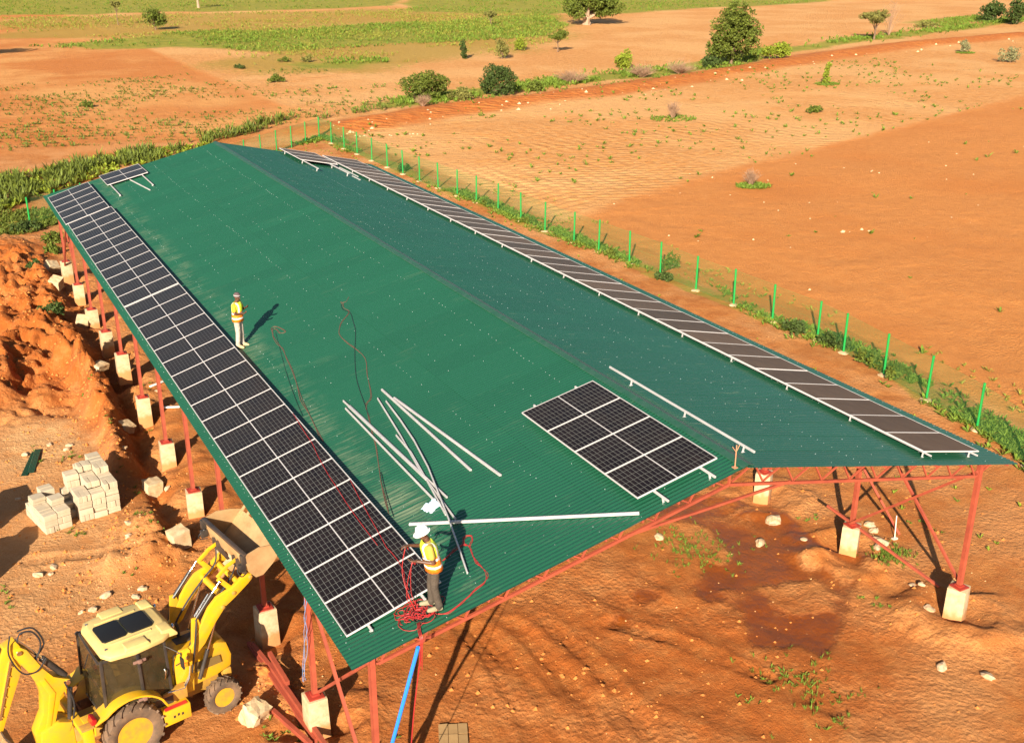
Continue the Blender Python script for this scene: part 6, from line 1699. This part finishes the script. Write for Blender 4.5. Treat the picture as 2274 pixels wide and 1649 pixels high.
dip = [(-1.86, 3.44), (-1.94, 3.62), (-2.20, 3.55), (-2.50, 2.90), (-2.76, 2.0), (-2.76, 1.5), (-2.54, 1.52), (-2.26, 2.15), (-1.94, 2.85)]
bm = NB(); prism(bm, dip, KY - .13, KY + .13); DP = P_(bm, 'dipper_arm', YEL, bevel=.015)
bm = NB(); bar(bm, (-2.12, KY - .15, 3.2), (-2.56, KY - .15, 1.85), .03, .05); P_(bm, 'dipper_pipe', CHROME, DP, bevel=0)
for k in range(7):
    t = k / 6
    bm = NB(); box(bm, (-2.04 - .46 * t, KY - .145, 3.3 - 1.4 * t), (.035, .03, .035)); P_(bm, 'dipper_stud', YELD, DP, bevel=.004)
bm = NB(); tube(bm, [(-2.26, KY, 3.52), (-2.72, KY, 2.5)], .06, 12); P_(bm, 'crowd_ram', BLKP, DP, bevel=0)
bm = NB(); plate(bm, [(-2.60, 1.55), (-2.40, 1.15), (-2.48, .70), (-2.78, .46), (-3.15, .58)], .03, KY - .38, KY + .38); db = P_(bm, 'digging_bucket', STEELD, bevel=0, smooth=False)
for s_ in (-1, 1):
    bm = NB(); prism(bm, [(-2.62, 1.55), (-2.40, 1.15), (-2.48, .70), (-2.78, .46), (-3.15, .58), (-2.90, 1.02)], KY + s_ * .38, KY + s_ * .40); P_(bm, 'bucket_side', STEEL, db, bevel=0, smooth=False)
bm = NB()
tube(bm, smooth_path([(-1.62, KY - .1, 2.95), (-1.45, KY - .12, 3.35), (-1.58, KY - .1, 3.70), (-1.82, KY - .08, 3.74), (-1.92, KY - .1, 3.55)], 5), .020, 8)
tube(bm, smooth_path([(-1.64, KY - .06, 2.98), (-1.38, KY - .08, 3.3), (-1.54, KY - .06, 3.76), (-1.86, KY - .04, 3.8)], 5), .020, 8)
tube(bm, smooth_path([(-2.05, KY - .2, 3.85), (-2.14, KY - .2, 3.4), (-1.95, KY - .2, 2.85), (-1.65, KY - .2, 2.75), (-1.40, KY - .14, 2.95)], 5), .018, 8)
tube(bm, smooth_path([(-1.12, KY - .18, 2.2), (-1.0, KY - .2, 1.6), (-1.1, KY - .2, 1.1), (-1.2, KY - .2, .9)], 5), .022, 8)
P_(bm, 'hose', BLK, BM, bevel=0)

# more hoses along the arms, cab details, dirt on the steps
bm = NB()
for s_ in (-1, 1):
    for k in range(2):
        tube(bm, smooth_path([(1.55, s_ * (.50 - .03 * k), 1.55), (1.75, s_ * (.48 - .03 * k), 2.1), (2.15, s_ * (.47 - .03 * k), 2.65), (2.60, s_ * (.46 - .03 * k), 3.10), (2.95, s_ * (.44 - .02 * k), 3.45), (3.05, s_ * .55, 3.85)], 5), .016, 6)
    tube(bm, smooth_path([(3.0, s_ * 1.0, 4.1), (2.86, s_ * 1.05, 3.95), (2.92, s_ * 1.12, 3.80), (3.08, s_ * 1.05, 3.80)], 4), .014, 6)
P_(bm, 'hose', BLK, LD, bevel=0)
for k in range(3):
    bm = NB(); box(bm, (.95 + .10 * k, -1.022, .70 + .02 * (k % 2)), (.05, .004, .07)); P_(bm, 'tank_mark', BLKP, LD, bevel=0)
bm = NB(); tube(bm, [(-.50, -.1, 2.62), (-.56, .18, 2.1)], .012, 6); P_(bm, 'wiper', BLK, LD, bevel=0)
bm = NB(); box(bm, (.80, .36, 1.55), (.30, .22, .55)); box(bm, (.80, -.30, 1.35), (.2, .16, .35)); P_(bm, 'control_console', SEATM, LD, bevel=.03)
for s_ in (-1, 1):
    bm = NB(); lathe(bm, [(.001, 0), (.055, 0), (.06, .03), (.05, .05), (.001, .055)], c=(1.33, s_ * .52, 2.80), axis='x', n=14); P_(bm, 'work_lamp', CHROME, LD, bevel=0)
# ------------------------------------------------------------------ people
SKIN = M('dark_skin', (0.10, 0.042, 0.022), 0.5)
def capsule(bm, p0, p1, r0, r1, n=12):
    p0, p1 = Vector(p0), Vector(p1)
    d = (p1 - p0)
    t = d.normalized()
    pts = [p0 - t * r0 * .98, p0 - t * r0 * .7, p0, p0.lerp(p1, .5), p1, p1 + t * r1 * .7, p1 + t * r1 * .98]
    tube(bm, pts, [r0 * .2, r0 * .71, r0, (r0 + r1) / 2, r1, r1 * .71, r1 * .2], n)
def ellips(bm, c, r, rot=None):
    mt = Matrix.Translation(Vector(c))
    if rot is not None: mt = mt @ Euler(rot).to_matrix().to_4x4()
    bmesh.ops.create_uvsphere(bm, u_segments=16, v_segments=10, radius=1.0, matrix=mt @ Matrix.Diagonal((r[0], r[1], r[2], 1)))
def melt(bm, name, mat, parent, voxel=.012, smooth=2):
    """Fuse overlapping shapes into one continuous skin."""
    bmesh.ops.recalc_face_normals(bm, faces=bm.faces)
    me = bpy.data.meshes.new(name); bm.to_mesh(me); bm.free()
    o = bpy.data.objects.new(name, me); COL.objects.link(o)
    md = o.modifiers.new('r', 'REMESH'); md.mode = 'VOXEL'; md.voxel_size = voxel
    if smooth:
        ms = o.modifiers.new('s', 'SMOOTH'); ms.factor = .5; ms.iterations = smooth
    dg = bpy.context.evaluated_depsgraph_get()
    me2 = bpy.data.meshes.new_from_object(o.evaluated_get(dg))
    bpy.data.objects.remove(o)
    me2.name = name
    me2.materials.clear(); me2.materials.append(mat)
    me2.shade_smooth()
    return link(name, me2, parent)
def hand(bm, wrist, dirv, palm_n, s=1.0):
    """palm, four unequal bent fingers and a thumb from the side of the palm."""
    d = Vector(dirv).normalized(); nrm = Vector(palm_n); nrm = (nrm - d * nrm.dot(d)).normalized(); sd = d.cross(nrm)
    w = Vector(wrist)
    pc = w + d * .05
    for k in (-1, 0, 1): capsule(bm, w + sd * .018 * k, pc + d * .035 + sd * .026 * k, .020, .019, 8)
    for k, ln in ((-1.5, .058), (-.5, .072), (.5, .078), (1.5, .068)):
        b0 = pc + d * .04 + sd * .019 * k
        m1 = b0 + d * ln * .5 + nrm * .012
        m2 = m1 + d * ln * .30 + nrm * .030
        capsule(bm, b0, m1, .0115, .0105, 6); capsule(bm, m1, m2, .0105, .0095, 6)
    t0 = pc + sd * .03 - d * .01
    capsule(bm, t0, t0 + sd * .03 + d * .03 + nrm * .015, .013, .012, 6); capsule(bm, t0 + sd * .03 + d * .03 + nrm * .015, t0 + sd * .028 + d * .065 + nrm * .03, .012, .010, 6)
def vest_material(name):
    m = bpy.data.materials.new(name); m.use_nodes = True
    nt = m.node_tree; N = nt.nodes; L = nt.links; b = N['Principled BSDF']; b.inputs['Roughness'].default_value = .6
    tc = N.new('ShaderNodeTexCoord'); sp = N.new('ShaderNodeSeparateXYZ'); L.new(tc.outputs['Object'], sp.inputs[0])
    mr = N.new('ShaderNodeMapRange'); mr.inputs['From Min'].default_value = .80; mr.inputs['From Max'].default_value = 1.50; L.new(sp.outputs[2], mr.inputs['Value'])
    r = N.new('ShaderNodeValToRGB'); r.color_ramp.interpolation = 'CONSTANT'
    Yl, Og, Si = (.62, .72, .03, 1), (.80, .20, .01, 1), (.80, .78, .72, 1)
    stops = [(0, Og), (.22, Si), (.285, Og), (.44, Si), (.505, Og), (.56, Yl)]
    r.color_ramp.elements[0].color = stops[0][1]; r.color_ramp.elements[0].position = 0
    r.color_ramp.elements[1].position = stops[1][0]; r.color_ramp.elements[1].color = stops[1][1]
    for p, c in stops[2:]:
        e_ = r.color_ramp.elements.new(p); e_.color = c
    L.new(mr.outputs[0], r.inputs['Fac'])
    # silver braces running over the shoulders
    ab = N.new('ShaderNodeMath'); ab.operation = 'ABSOLUTE'; L.new(sp.outputs[1], ab.inputs[0])
    c1 = N.new('ShaderNodeMath'); c1.operation = 'COMPARE'; L.new(ab.outputs[0], c1.inputs[0]); c1.inputs[1].default_value = .120; c1.inputs[2].default_value = .022
    g1 = N.new('ShaderNodeMath'); g1.operation = 'GREATER_THAN'; L.new(sp.outputs[2], g1.inputs[0]); g1.inputs[1].default_value = 1.10
    mu = N.new('ShaderNodeMath'); mu.operation = 'MULTIPLY'; L.new(c1.outputs[0], mu.inputs[0]); L.new(g1.outputs[0], mu.inputs[1])
    mx = N.new('ShaderNodeMix'); mx.data_type = 'RGBA'; L.new(mu.outputs[0], mx.inputs[0]); L.new(r.outputs[0], mx.inputs[6]); mx.inputs[7].default_value = Si
    L.new(mx.outputs[2], b.inputs['Base Color'])
    nz = N.new('ShaderNodeTexNoise'); nz.inputs['Scale'].default_value = 8.0; nz.inputs['Detail'].default_value = 3; L.new(tc.outputs['Object'], nz.inputs['Vector'])
    bp = N.new('ShaderNodeBump'); bp.inputs['Distance'].default_value = 0.035; L.new(nz.outputs['Fac'], bp.inputs['Height']); L.new(bp.outputs['Normal'], b.inputs['Normal'])
    return m
VEST = vest_material('hi_vis_vest')
def person(base, rz, label, arms, legs, shirt, trousers, shoes, head_kind, lean=0.0, head_turn=0.0, head_pitch=0.0, scale=1.0, sleeve=.6):
    """Local frame: faces +x, z up, feet at the origin."""
    root = empty('person', base, rz, label, 'person'); root.scale = (scale,) * 3
    L_ = lambda x, y, z: Vector((x + lean * max(0, z - .9), y, z))
    pel = L_(0, 0, .93); che = L_(.0, 0, 1.30); nek = L_(.0, 0, 1.46)
    hc = L_(.035, 0, 1.625)
    bm = NB()
    ellips(bm, L_(0, 0, .98), (.115, .155, .13)); ellips(bm, L_(0, 0, 1.12), (.105, .14, .16)); ellips(bm, L_(.0, 0, 1.30), (.12, .165, .17))
    capsule(bm, L_(-.01, -.15, 1.40), L_(-.01, .15, 1.40), .062, .062); capsule(bm, L_(-.005, 0, 1.40), L_(.015, 0, 1.53), .062, .055)
    R = Euler((0, head_pitch, head_turn)).to_matrix()
    def hp(x, y, z): return hc + R @ Vector((x, y, z))
    ellips(bm, hp(0, 0, .03), (.095, .076, .105)); ellips(bm, hp(.022, 0, -.05), (.070, .060, .075))
    capsule(bm, hp(.088, 0, .01), hp(.104, 0, -.022), .011, .014, 6)
    capsule(bm, hp(.080, -.022, -.062), hp(.080, .022, -.062), .009, .009, 6)
    for s_ in (-1, 1): ellips(bm, hp(-.005, s_ * .078, -.005), (.018, .010, .030))
    for s_, (sh, el, wr, hd, pn) in zip((-1, 1), arms):
        sh = L_(*sh); el = Vector(el); wr = Vector(wr)
        capsule(bm, sh, el, .050, .040); capsule(bm, el, wr, .040, .027); hand(bm, wr, hd, pn)
    for (hip, kn, an, toe) in legs:
        capsule(bm, hip, kn, .082, .056); capsule(bm, kn, an, .055, .038); capsule(bm, an, toe, .040, .032)
    melt(bm, 'body', SKIN, root, .009, 2)
    for s_ in (-1, 1):
        bm = NB(); ellips(bm, hp(.080, s_ * .030, .018), (.012, .012, .008)); fin(bm, 'eye', M('eye_white', (.5, .45, .4), .3), root)
    # trousers
    bm = NB(); ellips(bm, L_(0, 0, .96), (.135, .17, .12))
    for (hip, kn, an, toe) in legs:
        h_, k_, a_ = Vector(hip), Vector(kn), Vector(an)
        capsule(bm, h_, k_, .102, .080); capsule(bm, k_, a_ + Vector((0, 0, .03)), .080, .070)
        capsule(bm, a_ + Vector((0, 0, .05)), a_ + Vector((0.012, 0, .0)), .076, .072)
    melt(bm, 'trousers', trousers, root, .014, 2)
    # shirt with sleeves
    bm = NB(); ellips(bm, L_(0, 0, 1.02), (.128, .168, .12)); ellips(bm, L_(0, 0, 1.15), (.122, .160, .17)); ellips(bm, L_(0, 0, 1.32), (.133, .180, .165)); capsule(bm, L_(-.01, -.15, 1.40), L_(-.01, .15, 1.40), .075, .075)
    for (sh, el, wr, hd, pn) in arms:
        sh = L_(*sh); el = Vector(el); capsule(bm, sh, sh.lerp(el, sleeve), .068, .066)
    melt(bm, 'shirt', shirt, root, .014, 2)
    # hi-vis vest, open tube round the torso
    bm = NB(); rings = []
    spec = [(.86, .170, .205), (.95, .172, .208), (1.06, .162, .198), (1.18, .158, .195), (1.30, .160, .200), (1.38, .152, .205), (1.44, .118, .175), (1.475, .085, .115)]
    n = 28
    for (z, rx, ry) in spec:
        c = L_(0, 0, z)
        rings.append([bm.verts.new(c + Vector((rx * math.cos(2 * math.pi * k / n) * (1 + .03 * math.sin(k * 2.7 + z * 20)), ry * math.sin(2 * math.pi * k / n) * (1 + .03 * math.sin(k * 1.9 + z * 14)), 0))) for k in range(n)])
    for A, B in zip(rings, rings[1:]):
        for k in range(n):
            if k in (0, n - 1) and head_kind == 'cap' and A is not rings[1] : pass
            bm.faces.new((A[k], A[(k + 1) % n], B[(k + 1) % n], B[k]))
    # neck opening to the front
    v = fin(bm, 'vest', VEST, root); sm = v.modifiers.new('t', 'SOLIDIFY'); sm.thickness = .008
    # shoes
    for (hip, kn, an, toe) in legs:
        a_, t_ = Vector(an), Vector(toe)
        bm = NB(); capsule(bm, a_ + Vector((0, 0, .01)), a_ + Vector((0, 0, -.03)), .052, .050); capsule(bm, a_ + Vector((-.03, 0, -.035)), t_, .046, .044); capsule(bm, a_.lerp(t_, .5), t_ + Vector((.02, 0, 0)), .048, .042)
        for vv in bm.verts:
            if vv.co.z < .005: vv.co.z = .005
        fin(bm, 'shoe', shoes, root)
    if head_kind == 'helmet':
        bm = NB(); prof = [(.001, .165), (.05, .158), (.09, .135), (.116, .095), (.125, .045), (.128, .018), (.150, .010), (.150, .002), (.120, .002)]
        lathe(bm, prof[::-1], axis='z', n=28)
        for vv in bm.verts:
            vv.co.y *= .86
            if vv.co.z < .02 and vv.co.x > .05: vv.co.x += .035
        h = fin(bm, 'safety_helmet', M('white_helmet', (.78, .77, .75), .35), root); h.location = hp(0, 0, .030); h.rotation_euler = (0, head_pitch, head_turn)
        bm = NB(); bar(bm, (-.09, 0, .145), (.09, 0, .150), .03, .02); rb = fin(bm, 'helmet_ridge', h.data.materials[0], h, bevel=.006)
    else:
        bm = NB(); prof = [(.001, .118), (.04, .114), (.075, .095), (.098, .055), (.104, .0), (.100, -.02)]
        lathe(bm, prof[::-1], axis='z', n=24)
        for vv in bm.verts: vv.co.y *= .84
        h = fin(bm, 'knitted_cap', M('grey_cap', (.085, .055, .055), .85), root); h.location = hp(-.005, 0, .045); h.rotation_euler = (0, head_pitch - .1, head_turn)
        bm = NB(); lathe(bm, [(.107, .012), (.109, .02), (.109, .032), (.107, .04)], axis='z', n=24)
        for vv in bm.verts: vv.co.y *= .84
        fin(bm, 'cap_band', M('pale_band', (.36, .31, .31), .8), h)
    return root
tro1 = M('dusty_pale_trousers', (.50, .42, .33), .85, col2=(.34, .28, .22), vscale=9, bump=.03, bscale=9)
tro2 = M('dark_brown_trousers', (.075, .055, .038), .85, col2=(.05, .036, .025), vscale=9, bump=.03, bscale=9)
sh1 = M('yellow_shirt', (.78, .42, .02), .8, bump=.02, bscale=11); sh2 = M('mustard_shirt', (.42, .30, .05), .8, bump=.02, bscale=11)
bo1 = M('tan_boots', (.52, .36, .18), .8); bo2 = M('khaki_shoes', (.26, .22, .13), .8)
fz = lambda x, y: roofL(x / eL.x, y, .012)
b1 = fz(2.57, 16.72)
person(b1, math.radians(-42), 'standing worker in hi-vis vest, grey cap and pale trousers beside the panel strip',
       [((-.01, -.19, 1.41), (.05, -.26, 1.16), (.20, -.07, 1.13), (.7, .8, .1), (0, 0, 1)), ((-.01, .19, 1.41), (.07, .26, 1.17), (.23, .15, 1.27), (.8, -.5, .4), (0, -.3, 1))],
       [((0, -.085, .90), (.02, -.10, .50), (-.01, -.12, .085), (.16, -.16, .045)), ((0, .085, .90), (.03, .10, .50), (.02, .12, .085), (.20, .10, .045))],
       sh1, tro1, bo1, 'cap', head_turn=.15, head_pitch=.18, scale=1.02)
b2_ = fz(1.98, .56)
person(b2_, math.radians(166), 'worker in white helmet and hi-vis vest gathering cable at the near gable',
       [((.0, -.19, 1.41), (.16, -.30, 1.20), (.44, -.20, 1.30), (1, .3, .0), (.1, .3, -1)), ((.0, .19, 1.41), (.05, .25, 1.12), (.36, .16, 1.16), (1, -.1, .15), (0, -.3, 1))],
       [((0, -.085, .90), (.05, -.10, .50), (.04, -.10, .085), (.22, -.12, .045)), ((0, .085, .90), (.02, .10, .50), (-.06, .12, .085), (.12, .14, .045))],
       sh2, tro2, bo2, 'helmet', lean=.20, head_turn=0.1, head_pitch=.35, scale=1.05)
